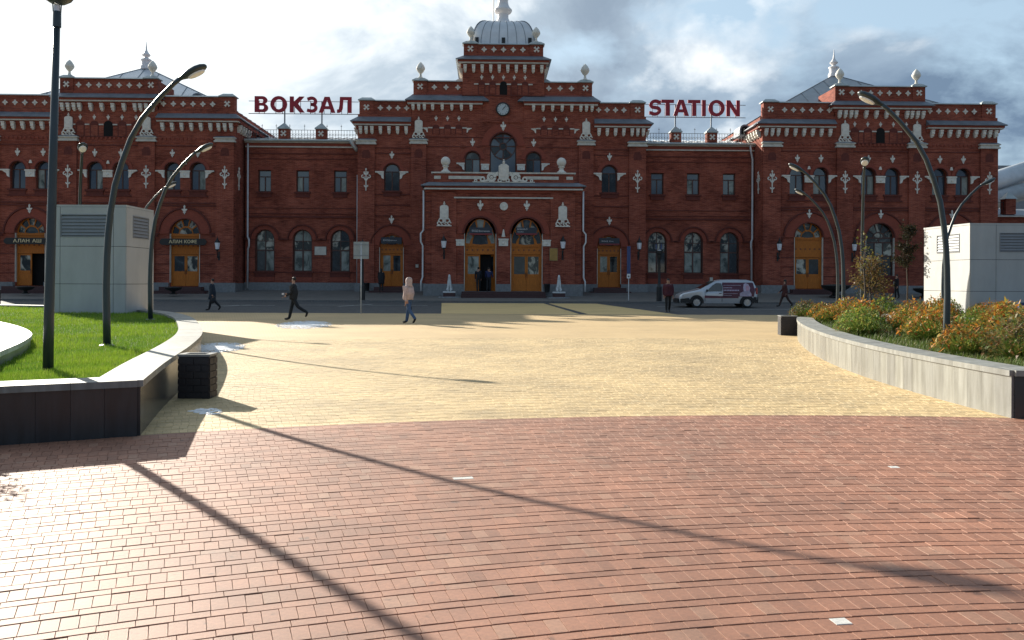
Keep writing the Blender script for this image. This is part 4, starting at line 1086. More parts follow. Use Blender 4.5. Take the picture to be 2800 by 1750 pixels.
# arched roof dormers beside the pavilions
def dormer(u, y, z, s=1.0):
    p = arch(u, 1.0 * s, z, z + .5 * s, z + 1.0 * s, 10); d = part('dormer', MB().prism(p, y, y + 1.6, holes=[]), M['metal'])
    MB().prism(arch(u, .7 * s, z + .1, z + .5 * s, z + .85 * s, 10), y - .02, y - .003).build('dormer_opening', M['dark'], d)
dormer(-23.2, .4, 14.9, .9)
dormer(18.9, 1.2, 13.1, .85)
# downpipes
def downpipe(pts, r=.07): part('downpipe', MB().tube(pts, r, 8), M['pipe'], True)
downpipe([(-19.18, -.18, 11.9), (-19.18, -.18, 4.9), (-19.02, -.36, 4.65), (-19.02, -.36, 4.2), (-19.14, -.22, 3.95), (-19.14, -.30, 1.0)])
downpipe([(18.85, -.34, 12.1), (18.95, -.25, 11.5), (19.08, -.18, 11.0), (19.08, -.18, 4.9), (18.94, -.36, 4.7), (18.94, -.36, 4.3), (19.02, -.22, 4.0), (19.02, -.3, 1.0)], .08)
downpipe([(-10.98, -.14, 9.6), (-10.98, -.14, 1.3)], .045)
for s in (-1, 1): downpipe([(s * 5.64, YT - .12, 8.0), (s * 5.64, YT - .12, 5.2), (s * 5.82, YT - .2, 4.95), (s * 5.82, YT - .2, 4.4), (s * 5.68, YT - .14, 4.1), (s * 5.68, YT - .14, 1.9), (s * 5.78, YT - .25, 1.6), (s * 5.78, YT - .25, .9)], .06)
part('elbow_pipe', MB().tube([(-11.5, -.3, 12.2), (-11.3, -.3, 11.9), (-11.1, -.3, 11.6), (-10.95, -.25, 11.4)], .16, 8), M['metalcap'], True)

# ------------------------------------------------------------------ things fixed to or standing by the station
def stw(u, y, z=0.0):              # station-local to world
    return st_mat @ Vector((u, y, z))
st_mat = Matrix.Translation((-.737, 64.5, 0)) @ Matrix.Rotation(TH, 4, 'Z')
def sthing(name, u, y, z, label, cat, group=None):
    p = stw(u, y, z); o = empty(name, p, TH); tag(o, label, cat, group); return o
# glyphs from the built-in font, measured to a box
gcache = {}
def glyph(ch, m, off=.045, ext=.12):
    key = (ch, m.name, off, ext)
    if key not in gcache:
        c = bpy.data.curves.new('letter', 'FONT'); c.body = ch; c.offset = off; c.extrude = ext; c.resolution_u = 5
        o = bpy.data.objects.new('tmp', c); col.objects.link(o); dg = bpy.context.evaluated_depsgraph_get(); dg.update()
        me = bpy.data.meshes.new_from_object(o.evaluated_get(dg)); bpy.data.objects.remove(o); bpy.data.curves.remove(c)
        me.name = 'letter'
        if len(me.vertices):
            xs = [v.co.x for v in me.vertices]; ys_ = [v.co.y for v in me.vertices]; x0, x1, y0, y1 = min(xs), max(xs), min(ys_), max(ys_)
        else: x0, x1, y0, y1 = 0, .3, 0, .7
        for v in me.vertices: v.co.x = (v.co.x - x0) / max(1e-4, x1 - x0); v.co.y = v.co.y / .73
        me.materials.clear(); me.materials.append(m); gcache[key] = (me, x1 - x0)
    return gcache[key]
def roof_word(word, boxes, z0, z1, posts, label, ux):
    o = sthing('roof_sign', ux, .1, 13.5, label, 'sign')
    b = MB(); u0, u1 = boxes[0][0] - .5, boxes[-1][1] + .5
    b.box(u0 - ux, u1 - ux, .03, .07, z0 - 13.5 - .10, z0 - 13.5 - .05); b.box(u0 - ux, u1 - ux, .03, .07, z1 - 13.5 - .35, z1 - 13.5 - .31)
    for p in posts: b.box(p - ux - .045, p - ux + .045, .02, .10, -.02, z0 - 13.5 + .9)
    for (a, c) in boxes:
        for q in (.3, .7): b.box(a + (c - a) * q - ux - .02, a + (c - a) * q - ux + .02, -.02, .03, z0 - 13.5 - .08, z0 - 13.5 + .9)
    b.build('sign_frame', M['metal'], o)
    for ch, (a, c) in zip(word, boxes):
        big_letter(ch, c - a, z1 - z0).build('letter', M['letter'], o, loc=(a - ux, -.18, z0 - 13.5))
def ribbon(pts, w):                  # flat stroke of width w along a polyline
    P = [Vector((p[0], p[1], 0)) for p in pts]; L_ = []; R_ = []
    for i, p in enumerate(P):
        t = (P[min(i + 1, len(P) - 1)] - P[max(i - 1, 0)]).normalized(); n_ = Vector((-t.y, t.x, 0)); L_.append(p + n_ * w / 2); R_.append(p - n_ * w / 2)
    return [(q.x, q.y) for q in L_] + [(q.x, q.y) for q in reversed(R_)]
def ell(cx, cy, rx, ry, a0, a1, n=14): return [(cx + rx * math.cos(R(a0 + (a1 - a0) * i / n)), cy + ry * math.sin(R(a0 + (a1 - a0) * i / n))) for i in range(n + 1)]
def big_letter(ch, w, h):            # bold sans capitals, drawn as solid shapes
    k = .30; b = MB(); y0, y1 = 0, .12
    P = lambda pts, holes=(): b.prism(pts, y0, y1, holes=holes)
    if ch in 'TТ': P(rect(0, w, h - .24, h)); P(rect(w / 2 - k / 2, w / 2 + k / 2, 0, h - .24))
    elif ch == 'I': P(rect(0, w, 0, h))
    elif ch == 'N': P([(0, 0), (k * .9, 0), (k * .9, h * .62), (w - k * .95, 0), (w, 0), (w, h), (w - k * .9, h), (w - k * .9, h * .38), (k * .95, h), (0, h)])
    elif ch in 'AА':
        P([(0, 0), (.30, 0), (.40, .27), (w - .40, .27), (w - .30, 0), (w, 0), (w / 2 + .19, h), (w / 2 - .19, h)], [[(.47, .49), (w - .47, .49), (w / 2, h - .24)]])
    elif ch in 'OО':
        P(ell(w / 2, h / 2, w / 2, h / 2 + .02, 0, 350, 35), [ell(w / 2, h / 2, w / 2 - .30, h / 2 - .22, 0, 350, 35)])
    elif ch == 'К':
        P(rect(0, k, 0, h)); P([(k, h * .40), (w - .38, 0), (w, 0), (.62, h * .56), (w - .03, h), (w - .40, h), (k, h * .66)])
    elif ch == 'Л':
        P([(w - k, 0), (w, 0), (w, h), (.22, h), (.19, h * .50), (.13, .27), (0, .24), (0, 0), (.16, 0), (.34, .10), (.43, .34), (.47, h - .24), (w - k, h - .24)])
    elif ch == 'В':
        q = [(0, 0), (w - .38, 0)] + ell(w - .38, h * .27, .38, h * .27, -80, 60, 8) + ell(w - .42, h * .75, .36, h * .25, -60, 88, 8) + [(0, h)]
        P(q, [[(k, .21), (w - .45, .21)] + ell(w - .42, .35, .12, .14, -80, 80, 6) + [(k, .50)], [(k, .70), (w - .47, .70)] + ell(w - .47, .84, .11, .14, -80, 80, 6) + [(k, .98)]])
    elif ch == 'S':
        P(ribbon([(w - .05, h - .20)] + ell(w / 2 + .03, h - .35, w / 2 - .17, .235, 40, 150, 8) + ell(w / 2, h - .38, w / 2 - .15, .24, 170, 235, 6) + ell(w / 2, .38, w / 2 - .15, .25, 55, -30, 8) + ell(w / 2 - .03, .35, w / 2 - .15, .235, -50, -140, 8) + [(.03, .20)], .25))
    elif ch == 'З':
        P(ribbon([(.04, h - .20)] + ell(w / 2 - .06, h - .36, w / 2 - .12, .25, 120, -75, 14) + [(w * .36, h * .52)], .24)); P(ribbon([(w * .36, h * .515)] + ell(w / 2 - .06, .36, w / 2 - .10, .25, 75, -120, 14) + [(.02, .18)], .24))
    return b
roof_word('ВОКЗАЛ', [(-18.73, -17.72), (-17.55, -16.30), (-16.10, -14.98), (-14.82, -13.98), (-13.92, -12.68), (-12.55, -11.45)], 14.30, 15.50, (-16.52, -13.72), 'crimson letters reading ВОКЗАЛ on a frame above the left wing roof', -15.1)
roof_word('STATION', [(11.12, 12.10), (12.08, 13.05), (13.0, 14.20), (14.12, 15.08), (15.20, 15.50), (15.70, 16.95), (17.08, 18.12)], 14.32, 15.54, (13.2, 15.96), 'crimson letters reading STATION on a frame above the right wing roof', 14.6)
def text_on(par, s, x0, x1, z0, h, y, m, off=.01):
    ws = [(.32 if ch == ' ' else glyph(ch, m, off, .02)[1]) for ch in s]; gap = .09; tot = sum(ws) + gap * (len(s) - 1); k = (x1 - x0) / tot; x = x0
    for ch, wd in zip(s, ws):
        if ch != ' ': mobj('letter', glyph(ch, m, off, .02)[0], par, (x, y, z0), (R(90), 0, 0), (wd * k, h, .5))
        x += (wd + gap) * k
def shop_sign(u, text, label):
    o = sthing('shop_sign', u, YP - .35, 4.15, label, 'sign')
    b = MB(); b.prism([(-1.62, .06), (-1.5, 0), (1.5, 0), (1.62, .06), (1.70, .22), (1.62, .38), (1.5, .46), (-1.5, .46), (-1.62, .38), (-1.70, .22)], -.06, .06); b.build('board', M['black'], o)
    text_on(o, text, -1.0, 1.0, .13, .24, -.075, M['gold'], .012)
    MB().box(-1.2, -1.14, .06, .25, .15, .35).build('fixing', M['black'], o); MB().box(1.14, 1.2, .06, .25, .15, .35).build('fixing', M['black'], o)
shop_sign(UL(5.45), 'АЛАН КОФЕ', 'black shop board with gilt letters АЛАН КОФЕ over an orange door')
shop_sign(UL(-5.45), 'АЛАН АШ', 'black shop board with gilt letters АЛАН АШ at the left edge of the station')
def dir_sign(u, y, z, w, h, label, rows, stripe=True, rz_=0):
    o = sthing('entrance_sign', u, y, z, label, 'sign')
    MB().box(-w / 2, w / 2, -.05, .05, 0, h).build('panel', M['signblue'], o)
    if stripe: MB().box(-w / 2, w / 2, -.056, -.0505, 0, h * .22).build('red_stripe', M['signred'], o)
    for (s, x0, x1, z0, hh) in rows: text_on(o, s, x0, x1, z0, hh, -.056, M['signwhite'], .0)
    b = MB()
    for s in (-1, 1): b.box(s * w * .4 - .02, s * w * .4 + .02, .05, .30, h * .5 - .02, h * .5 + .02)
    b.build('bracket_arm', M['black'], o)
dir_sign(-1.60, YT - .12, 4.88, 1.62, .52, 'dark blue entrance sign over the left portal door', [('ВХОД', -.62, -.22, .22, .14), ('Entrance', -.14, .62, .22, .12)])
dir_sign(1.62, YT - .12, 4.90, 1.46, .52, 'dark blue sign with two short rows over the right portal door', [('ВОКЗАЛ', -.64, .05, .35, .10), ('Station', -.64, -.2, .18, .08)])
dir_sign(-8.26, YC - .12, 4.38, 1.52, .46, 'dark blue sign over the door left of the portal', [('ВХОД', -.6, -.1, .20, .10), ('Entrance', -.05, .4, .20, .09)], False)
dir_sign(7.96, YC - .12, 4.36, 1.52, .52, 'dark blue sign with red stripe over the door right of the portal', [('ВЫХОД', -.58, -.1, .24, .09), ('Exit', .0, .3, .24, .09)])
def plaque(u, y, z, w, h, m, label, cat='plaque', name='wall_plaque'):
    o = sthing(name, u, y, z, label, cat); MB().box(-w / 2, w / 2, -.05, .0, 0, h).build('plate', M[m], o)
    MB().prism(rect(-w / 2 - .02, w / 2 + .02, -.02, h + .02), -.03, .001, holes=[rect(-w / 2 + .0, w / 2 - .0, .0, h)]).build('rim', M['kerb'], o)
plaque(-13.75, -.01, 3.55, .86, .62, 'whitep', 'white rectangular plaque between two arched windows left of the portal')
plaque(3.55, YT - .11, 3.10, .55, .86, 'goldpl' if 'goldpl' in M else 'wood', 'brass coloured plaque beside the right portal lantern')
plaque(-6.35, YC - .19, 2.62, .2, .22, 'whitep', 'small square white notice on the wall left of the portal', 'notice', 'wall_notice')
plaque(15.98, -.02, 1.72, .22, .26, 'whitep', 'small pale notice under the right wing windows', 'notice', 'wall_notice')
# ---- wall lanterns
def m_lantern():
    br = MB(); br.tube([(0, 0, -.55), (0, -.12, -.62), (0, -.34, -.50), (0, -.42, -.30), (0, -.42, -.12)], .035, 6); br.box(-.06, .06, -.03, 0, -.85, -.2); br.sphere((0, -.30, -.62), .07, 8, 6)
    cp = MB(); cp.lathe([(.20, .42), (.22, .46), (.10, .62), (.06, .72), (.03, .78), (.015, .92)], (0, -.42, 0), 6); cp.lathe([(.06, -.16), (.13, -.10), (.14, -.05)], (0, -.42, 0), 6)
    gl = MB(); gl.lathe([(.125, -.05), (.19, .42)], (0, -.42, 0), 6)
    return br.mesh('bracket_arm', M['black']), cp.mesh('cap', M['black']), gl.mesh('lamp_glass', M['lampglass'])
LAN = m_lantern()
def lantern(u, y, z, where):
    o = sthing('wall_lantern', u, y, z, 'black wall lantern ' + where, 'lantern', 'wall lanterns on the station')
    for n, me in zip(('bracket_arm', 'cap', 'lamp_glass'), LAN): mobj(n, me, o)
lantern(-20.67, YP - .17, 3.9, 'right of the АЛАН КОФЕ door'); lantern(20.35, YP - .17, 4.05, 'on the corner pier left of the right pavilion door')
lantern(25.94, YP - .17, 4.05, 'right of the right pavilion door'); lantern(31.4, YP - .17, 3.9, 'half hidden by the thin tree at the right kiosk')
lantern(10.13, YC - .17, 4.1, 'on the pier right of the door right of the portal'); lantern(-4.18, YT - .11, 4.0, 'above the left white animal statue'); lantern(4.18, YT - .11, 4.0, 'above the right white animal statue')

# ---- skin-grown figures
def skin_mesh(verts, edges, radii, root=0, sub=1):
    me = bpy.data.meshes.new('fig'); me.from_pydata(verts, edges, [])
    o = bpy.data.objects.new('fig', me); col.objects.link(o)
    md = o.modifiers.new('s', 'SKIN'); md.use_smooth_shade = True
    if not me.skin_vertices: me.skin_vertices.new()
    sl = me.skin_vertices[0].data
    for i, r_ in enumerate(radii):
        sl[i].radius = r_ if hasattr(r_, '__len__') else (r_, r_); sl[i].use_root = (i == root)
    s2 = o.modifiers.new('d', 'SUBSURF'); s2.levels = sub; s2.render_levels = sub
    dg = bpy.context.evaluated_depsgraph_get(); dg.update()
    out_ = bpy.data.meshes.new_from_object(o.evaluated_get(dg)); bpy.data.objects.remove(o); bpy.data.meshes.remove(me)
    return out_
# seated white beasts on pedestals
def beast(u, label, flip):
    p = stw(u, YT - 1.75, .42); o = empty('animal_statue', p, TH); tag(o, label, 'statue', 'white animal statues flanking the portal')
    V = [(0, .22, .62), (0, .12, .85), (0, .0, 1.12), (0, -.06, 1.34), (0, -.10, 1.52), (0, -.24, 1.50),
         (-.09, -.10, 1.02), (-.10, -.14, .80), (-.10, -.14, .56), (-.10, -.24, .54), (.09, -.10, 1.02), (.10, -.14, .80), (.10, -.14, .56), (.10, -.24, .54),
         (-.15, .16, .66), (-.17, -.02, .66), (-.17, -.10, .55), (.15, .16, .66), (.17, -.02, .66), (.17, -.10, .55), (-.07, -.05, 1.63), (.07, -.05, 1.63), (.02, .40, .54), (.16, .34, .53)]
    E = [(0, 1), (1, 2), (2, 3), (3, 4), (4, 5), (2, 6), (6, 7), (7, 8), (8, 9), (2, 10), (10, 11), (11, 12), (12, 13), (0, 14), (14, 15), (15, 16), (0, 17), (17, 18), (18, 19), (4, 20), (4, 21), (0, 22), (22, 23)]
    rad = [.20, .19, .17, .11, .12, .07, .08, .065, .05, .045, .08, .065, .05, .045, .13, .12, .06, .13, .12, .06, .03, .03, .05, .035]
    me = skin_mesh(V, E, rad); me.materials.append(M['statue']); mobj('figure', me, o, scale=(-.8 if flip else .8, .9, 1))
    MB().box(-.42, .42, -.42, .46, .40, .50).build('plinth_slab', M['statue'], o); MB().box(-.40, .40, -.40, .44, .14, .398).build('red_block', M['granite_red'], o)
    b = MB(); b.lathe([(.62, -.30), (.66, .0), (.62, .10), (.50, .139)], n=20, sx=1.25, sy=1.0); b.build('granite_base', M['plinth'], o, auto=40)
M['statue'] = mat('white painted stone', (.62, .64, .64), .6, var=.15, scale=8)
beast(-3.72, 'white seated animal statue on a red block left of the portal steps', False); beast(3.80, 'white seated animal statue on a red block right of the portal steps', True)
# litter bins at the portal and doors
def small_bin(u, y, z, label):
    o = sthing('waste_bin', u, y, z, label, 'bin'); MB().lathe([(.17, 0), (.22, .55), (.24, .57), (.22, .60)], n=14).build('tub', M['black'], o, auto=40); MB().lathe([(.20, .595), (.20, .61)], n=14).build('opening', M['dark'], o)
small_bin(2.62 + .45, YT - .55, .85, 'small black bin beside the right portal door'); small_bin(-10.0, YC - .7, .86, 'small black bin by the sign post left of the portal')
# black cast flower bowls
def bowl(x, y, z, s, label):
    o = empty('flower_bowl', (x, y, z)); tag(o, label, 'flower bowl', 'black cast flower bowls')
    MB().lathe([(.42, 0), (.42, .08), (.26, .14), (.20, .30), (.30, .36), (.62, .46), (.86, .60), (.95, .76), (.92, .80), (.84, .76)], n=20).build('bowl', M['black'], o, auto=50); o.scale = (s, s, s)
    MB().lathe([(.84, .74), (.60, .82), (.2, .86)], n=14).build('soil', M['soil'], o)
q = stw(23.3, -5.6); bowl(q.x, q.y, .62, 1.05, 'wide black flower bowl before the right pavilion door')
q = stw(UL(5.45) + .5, -5.6); bowl(q.x, q.y, .62, .62, 'small black flower bowl before the coffee shop door'); q = stw(29.5, -5.8); bowl(q.x, q.y, .62, .8, 'black flower bowl half hidden behind the sapling')
q = stw(UL(-5.45) + 1.6, -5.6); bowl(q.x, q.y, .62, .62, 'small black flower bowl near the leftmost station door')

# ------------------------------------------------------------------ planters
def resample(path, step):
    pts = [Vector((p[0], p[1], 0)) for p in path]; out_ = [pts[0].copy()]; acc = 0.0
    for a, b_ in zip(pts[:-1], pts[1:]):
        L = (b_ - a).length; t = step - acc
        while t <= L + 1e-9: out_.append(a.lerp(b_, t / L)); t += step
        acc = L - (t - step)
    return out_
def smooth(path, n=6):               # Catmull-Rom
    P = [Vector(p) for p in path]; P = [P[0] * 2 - P[1]] + P + [P[-1] * 2 - P[-2]]; r_ = []
    for i in range(1, len(P) - 2):
        for k in range(n):
            t = k / n; a, b_, c, d = P[i - 1:i + 3]
            r_.append(.5 * ((2 * b_) + (c - a) * t + (2 * a - 5 * b_ + 4 * c - d) * t * t + (3 * b_ - a - 3 * c + d) * t ** 3))
    r_.append(P[-2]); return [(p.x, p.y) for p in r_]
def wall_run(o, path, inside, h=.50, step=.305, capw=.42, slab='granite', cap='granitecap', capstep=.61, zb=-.01):
    """granite slabs and cap stones along a path; inside = +1 if the bed lies to the left of the walking direction"""
    sl = MB().box(-step / 2 + .0015, step / 2 - .0015, -.03, .03, zb, h).mesh('slab', M[slab])
    pts = resample(path, step)
    for a, b_ in zip(pts[:-1], pts[1:]):
        d = b_ - a; mobj('slab', sl, o, ((a.x + b_.x) / 2, (a.y + b_.y) / 2, 0), (0, 0, math.atan2(d.y, d.x)))
    pts = resample(path, capstep); nrm = []
    for i in range(len(pts)):
        t = (pts[min(i + 1, len(pts) - 1)] - pts[max(i - 1, 0)]).normalized(); nrm.append(Vector((-t.y, t.x, 0)) * inside)
    for i in range(len(pts) - 1):
        a, b_ = pts[i], pts[i + 1]; t = (b_ - a).normalized() * .0015
        q = [a - nrm[i] * .055 + t, b_ - nrm[i + 1] * .055 - t, b_ + nrm[i + 1] * capw - t, a + nrm[i] * capw + t]
        c0 = (a + b_) / 2
        bm_ = MB(); bm_.add([(p.x - c0.x, p.y - c0.y, h + .001) for p in q] + [(p.x - c0.x, p.y - c0.y, h + .07) for p in q], [(3, 2, 1, 0), (4, 5, 6, 7), (0, 1, 5, 4), (1, 2, 6, 5), (2, 3, 7, 6), (3, 0, 4, 7)])
        bm_.build('cap_stone', M[cap], o, loc=(c0.x, c0.y, 0))
    b = MB(); n = len(pts); L_ = [p + nrm[i] * .034 for i, p in enumerate(pts)]; K = [p + nrm[i] * (capw - .04) for i, p in enumerate(pts)]
    b.rings([[(l.x, l.y, zb), (l.x, l.y, h), (k_.x, k_.y, h), (k_.x, k_.y, zb)] for l, k_ in zip(L_, K)]); b.build('core', M['kerb'], o)
left_curve = smooth([(-3.85, 8.73), (-4.42, 10.7), (-5.19, 13.6), (-6.18, 16.8), (-7.67, 20.6), (-9.45, 24.6), (-11.6, 28.2), (-14.6, 31.6), (-18.5, 34), (-24, 35.6), (-32, 37)])
left_front = [(-3.85, 8.73), (-4.94, 8.19), (-6.5, 7.42), (-8.6, 6.2)]
lp = empty('planter_wall', (0, 0, 0)); tag(lp, 'raised grass planter wall of shade-darkened polished granite slabs at the left', 'planter')
wall_run(lp, left_curve, 1, slab='graniteshade'); wall_run(lp, left_front, -1, h=.503, slab='graniteshade')
tag(sheet('lawn', [(-3.95, 8.85)] + [(p[0] - .1, p[1]) for p in left_curve[1:]] + [(-32, 20), (-14, 4.5), (-8.6, 6.35)], mat('lawn soil', (.05, .075, .02), .95, var=.3, scale=5), .47), kind='structure')
il = empty('inner_planter_wall', (0, 0, 0)); tag(il, 'low curved pale granite wall inside the left lawn', 'planter')
wall_run(il, smooth([(-5.6, 9.1), (-6.2, 10.25), (-7.0, 12.2), (-7.75, 13.8), (-8.4, 14.9), (-9.3, 16.2), (-10.4, 17.6), (-11.6, 19.0)]), 1, h=.62, capw=.55, cap='granitelight')
il.location = (-.12, 0, 0)
right_curve = smooth([(5.98, 10.1), (5.94, 11.5), (5.99, 13.5), (6.15, 15.3), (6.45, 17.3), (6.9, 19.5), (7.42, 21.6), (8.12, 24.0), (8.85, 25.9), (10.2, 27.6), (13, 29.6), (18, 32), (30, 36)])
rp_ = empty('planter_wall', (0, 0, 0)); tag(rp_, 'long curved light grey granite planter wall around the flower bed at the right', 'planter')
wall_run(rp_, right_curve, -1); wall_run(rp_, [(5.98, 10.1), (8.0, 9.8), (12.0, 9.2)], 1, h=.503, slab='graniteshade')  # end face takes the darkened granite, its shade painted in
tag(sheet('flower_bed_soil', [(6.1, 10.2)] + [(p[0] + .1, p[1]) for p in right_curve[1:]] + [(30, 20), (12, 9.3)], M['soil'], .46), kind='structure')
ir = empty('inner_planter_wall', (0, 0, 0)); tag(ir, 'pale stone bench top among the orange flowers', 'planter')
wall_run(ir, smooth([(10.6, 27.0), (11.2, 25.4), (11.7, 23.8), (12.5, 21.8), (13.6, 19.8)]), -1, h=.62, capw=.55, cap='granitelight')

# ------------------------------------------------------------------ kiosks
def kiosk(loc, foot, h, label, louv, sid):
    """foot: corner points anticlockwise from the front left; panels with shadow gaps, louvres"""
    o = empty('kiosk', loc); tag(o, label, 'kiosk', 'louvred service kiosks')
    n = len(foot); P = [Vector((p[0], p[1], 0)) for p in foot]
    b = MB(); b.add([(p.x, p.y, 0) for p in P] + [(p.x, p.y, h) for p in P], [tuple(range(n))[::-1], tuple(range(n, 2 * n))] + [(i, (i + 1) % n, n + (i + 1) % n, n + i) for i in range(n)])
    b.build('shell', M['kioskedge'], o)
    c = sum(P, Vector()) / n
    b = MB(); b.add([(p.x + (p.x - c.x) * .012, p.y + (p.y - c.y) * .012, h + .001) for p in P] + [(p.x + (p.x - c.x) * .012, p.y + (p.y - c.y) * .012, h + .07) for p in P], [tuple(range(n))[::-1], tuple(range(n, 2 * n))] + [(i, (i + 1) % n, n + (i + 1) % n, n + i) for i in range(n)])
    b.build('roof_edge', M['kiosk'], o)
    zs = [0.0, 1.02, 2.28, h]
    for i in range(n):
        a, d = P[i], P[(i + 1) % n] - P[i]; L = d.length; t = d.normalized(); nr = Vector((t.y, -t.x, 0)); ang = math.atan2(t.y, t.x)
        cuts = louv.get(i)
        us = [0, L] if not cuts or len(cuts) < 3 else [0] + list(cuts[2]) + [L]
        for u0, u1 in zip(us[:-1], us[1:]):
            for k in range(3):
                z0, z1 = zs[k] + .008, zs[k + 1] - .008
                holes = []
                if cuts and k == 2 and u0 <= cuts[0] < u1: holes = [rect(cuts[0], cuts[1], 2.62, 3.32)]
                m_ = MB().prism(rect(u0 + (.0 if u0 == 0 else .008), u1 - (.0 if u1 == L else .008), z0, z1), -.02, -.001, holes=holes)
                m_.build('panel', M['kiosk'], o, loc=(a.x, a.y, 0), rot=(0, 0, ang))
        if cuts:
            lw = cuts[1] - cuts[0]
            fr = MB().prism(rect(cuts[0] - .03, cuts[1] + .03, 2.59, 3.35), -.035, -.021, holes=[rect(cuts[0], cuts[1], 2.62, 3.32)]).build('louvre_frame', M['louvre'], o, loc=(a.x, a.y, 0), rot=(0, 0, ang))
            sl = MB(); sl.add([(0, -.03, 0), (lw, -.03, 0), (lw, .0, .09), (0, .0, .09), (0, -.03, .014), (lw, -.03, .014), (lw, .0, .104), (0, .0, .104)], [(0, 3, 2, 1), (4, 5, 6, 7), (0, 1, 5, 4), (1, 2, 6, 5), (2, 3, 7, 6), (3, 0, 4, 7)])
            sm_ = sl.mesh('louvre_slat', M['louvre'])
            for k in range(6):
                mobj('louvre_slat', sm_, fr, (cuts[0], -.001, 2.64 + .112 * k))
    return o
kiosk((-15.56, 28.4, .44), [(0, 0), (2.63, 0), (2.63, 2.15), (0, 2.15)], 3.60, 'grey panelled kiosk with louvres on the left lawn', {0: (.48, 2.0, (.44, 2.22)), 1: (.5, 1.7)}, 0)
rk = kiosk((16.2, 30.0, .42), [(0, 0), (5.2, 0), (5.2, 2.75), (-.28, 2.75)], 3.66, 'pale panelled kiosk with a sunlit side among the flowers at the right', {0: (1.05, 4.4, (.9,)), 3: (.85, 2.15)}, 0); rk.scale = (1, 1, .89)
tag(MB().box(-.5, .5, -.3, .3, 0, .02).build('roof_litter', M['soil'], None, loc=(-13.9, 29.1, 4.115)), 'dark leaf litter heap on the left kiosk roof', 'leaf litter')

# ------------------------------------------------------------------ lamps
PROF = [(0, 0), (-.01, .5), (-.02, 1.0), (-.01, 1.5), (.01, 1.9), (.045, 2.25), (.12, 2.72), (.24, 3.12), (.38, 3.50), (.57, 3.84), (.86, 4.19), (1.10, 4.43), (1.22, 4.53)]
def m_lamp():
    n = len(PROF); pl = MB().tube([(x, 0, z) for x, z in PROF], [.062 - .026 * i / (n - 1) for i in range(n)], 12).mesh('pole', M['lamppost'], smooth=True)
    bs = MB().lathe([(.13, 0), (.13, .03), (.085, .05)], n=14).mesh('base_plate', M['lamppost'])
    d = Vector((.82, 0, .42)).normalized(); nr = Vector((-d.z, 0, d.x)); st_ = Vector((1.19, 0, 4.51)); hd = MB(); rings = []
    for t, wd, th in ((0, .035, .035), (.06, .045, .04), (.12, .085, .055), (.22, .125, .07), (.34, .135, .07), (.44, .11, .055), (.50, .06, .03), (.515, .01, .008)):
        c = st_ + d * t; rings.append([tuple(c + Vector((0, 1, 0)) * (wd * math.cos(a)) + nr * (th * math.sin(a))) for a in [2 * math.pi * k / 14 for k in range(14)]])
    hm = hd.rings(rings).mesh('lamp_head', M['lamppost'], smooth=True)
    ln = MB(); c = st_ + d * .30 - nr * .055; ln.rings([[tuple(c + Vector((0, 1, 0)) * (r_ * .10 * math.cos(a)) + d * (r_ * .16 * math.sin(a)) - nr * h_) for a in [2 * math.pi * k / 12 for k in range(12)]] for r_, h_ in ((1, 0), (.9, .02), (.4, .03))])
    return pl, bs, hm, ln.mesh('lamp_lens', M['lampglass'])
LMP = m_lamp()
def lamp(x, y, z, s, rz_, label):
    o = empty('street_lamp', (x, y, z), rz_); o.scale = (s, s, s); tag(o, label, 'street lamp', 'curved street lamps around the plaza')
    for n_, me in zip(('pole', 'base_plate', 'lamp_head', 'lamp_lens'), LMP): mobj(n_, me, o)
lamp(-6.80, 14.26, .47, 1.0, 0, 'tall curved grey street lamp on the left lawn in front of the kiosk')
lamp(-10.05, 23.6, .47, 1.04, 0, 'curved street lamp at the right side of the left kiosk')
lamp(-14.0, 31.2, .47, 1.0, 0, 'curved street lamp whose head peeks out behind the left kiosk')
lamp(-17.6, 34.5, .40, 1.36, R(-60), 'street lamp with round head rising behind the left kiosk')
lamp(7.55, 14.75, .46, .94, math.pi, 'tall curved grey street lamp in the right flower bed')
lamp(9.75, 25.0, .46, .98, math.pi, 'curved street lamp at the left end of the right flower bed, taller of two')
lamp(12.5, 32.6, .46, 1.0, math.pi, 'lower curved street lamp behind the left end of the right flower bed')
lamp(13.7, 33.2, .46, 1.22, R(-110), 'street lamp with round head behind the sapling')
lamp(14.85, 29.2, .46, 1.0, R(-8), 'curved street lamp crossing in front of the right kiosk')
# the straight lamp
o = empty('reflector_lamp', (-5.60, 10.25, .47)); tag(o, 'straight tapering lamp post with a dish reflector at the left edge', 'street lamp')
MB().tube([(0, 0, 0), (.01, 0, .8), (.05, 0, 2.6), (.09, 0, 4.30)], [.060, .057, .047, .037], 14).build('pole', M['lamppost'], o, smooth=True)
MB().lathe([(.047, 4.18), (.047, 4.36), (.04, 4.37)], (.09, 0, 0), 14).build('collar', M['lamppost'], o, auto=40)
MB().lathe([(.036, 4.36), (.036, 4.44)], (.09, 0, 0), 12).build('lamp_glass', M['lampglass'], o)
for s in (-1, 1): MB().tube([(.09 + s * .045, 0, 4.35), (.09 + s * .055, 0, 4.50)], .008, 6).build('reflector_arm', M['lamppost'], o)
MB().lathe([(.02, 4.455), (.09, 4.47), (.15, 4.51), (.19, 4.57), (.20, 4.62), (.18, 4.63), (.10, 4.66)], (.10, 0, 0), 24).build('reflector', M['lamppost'], o, auto=40)

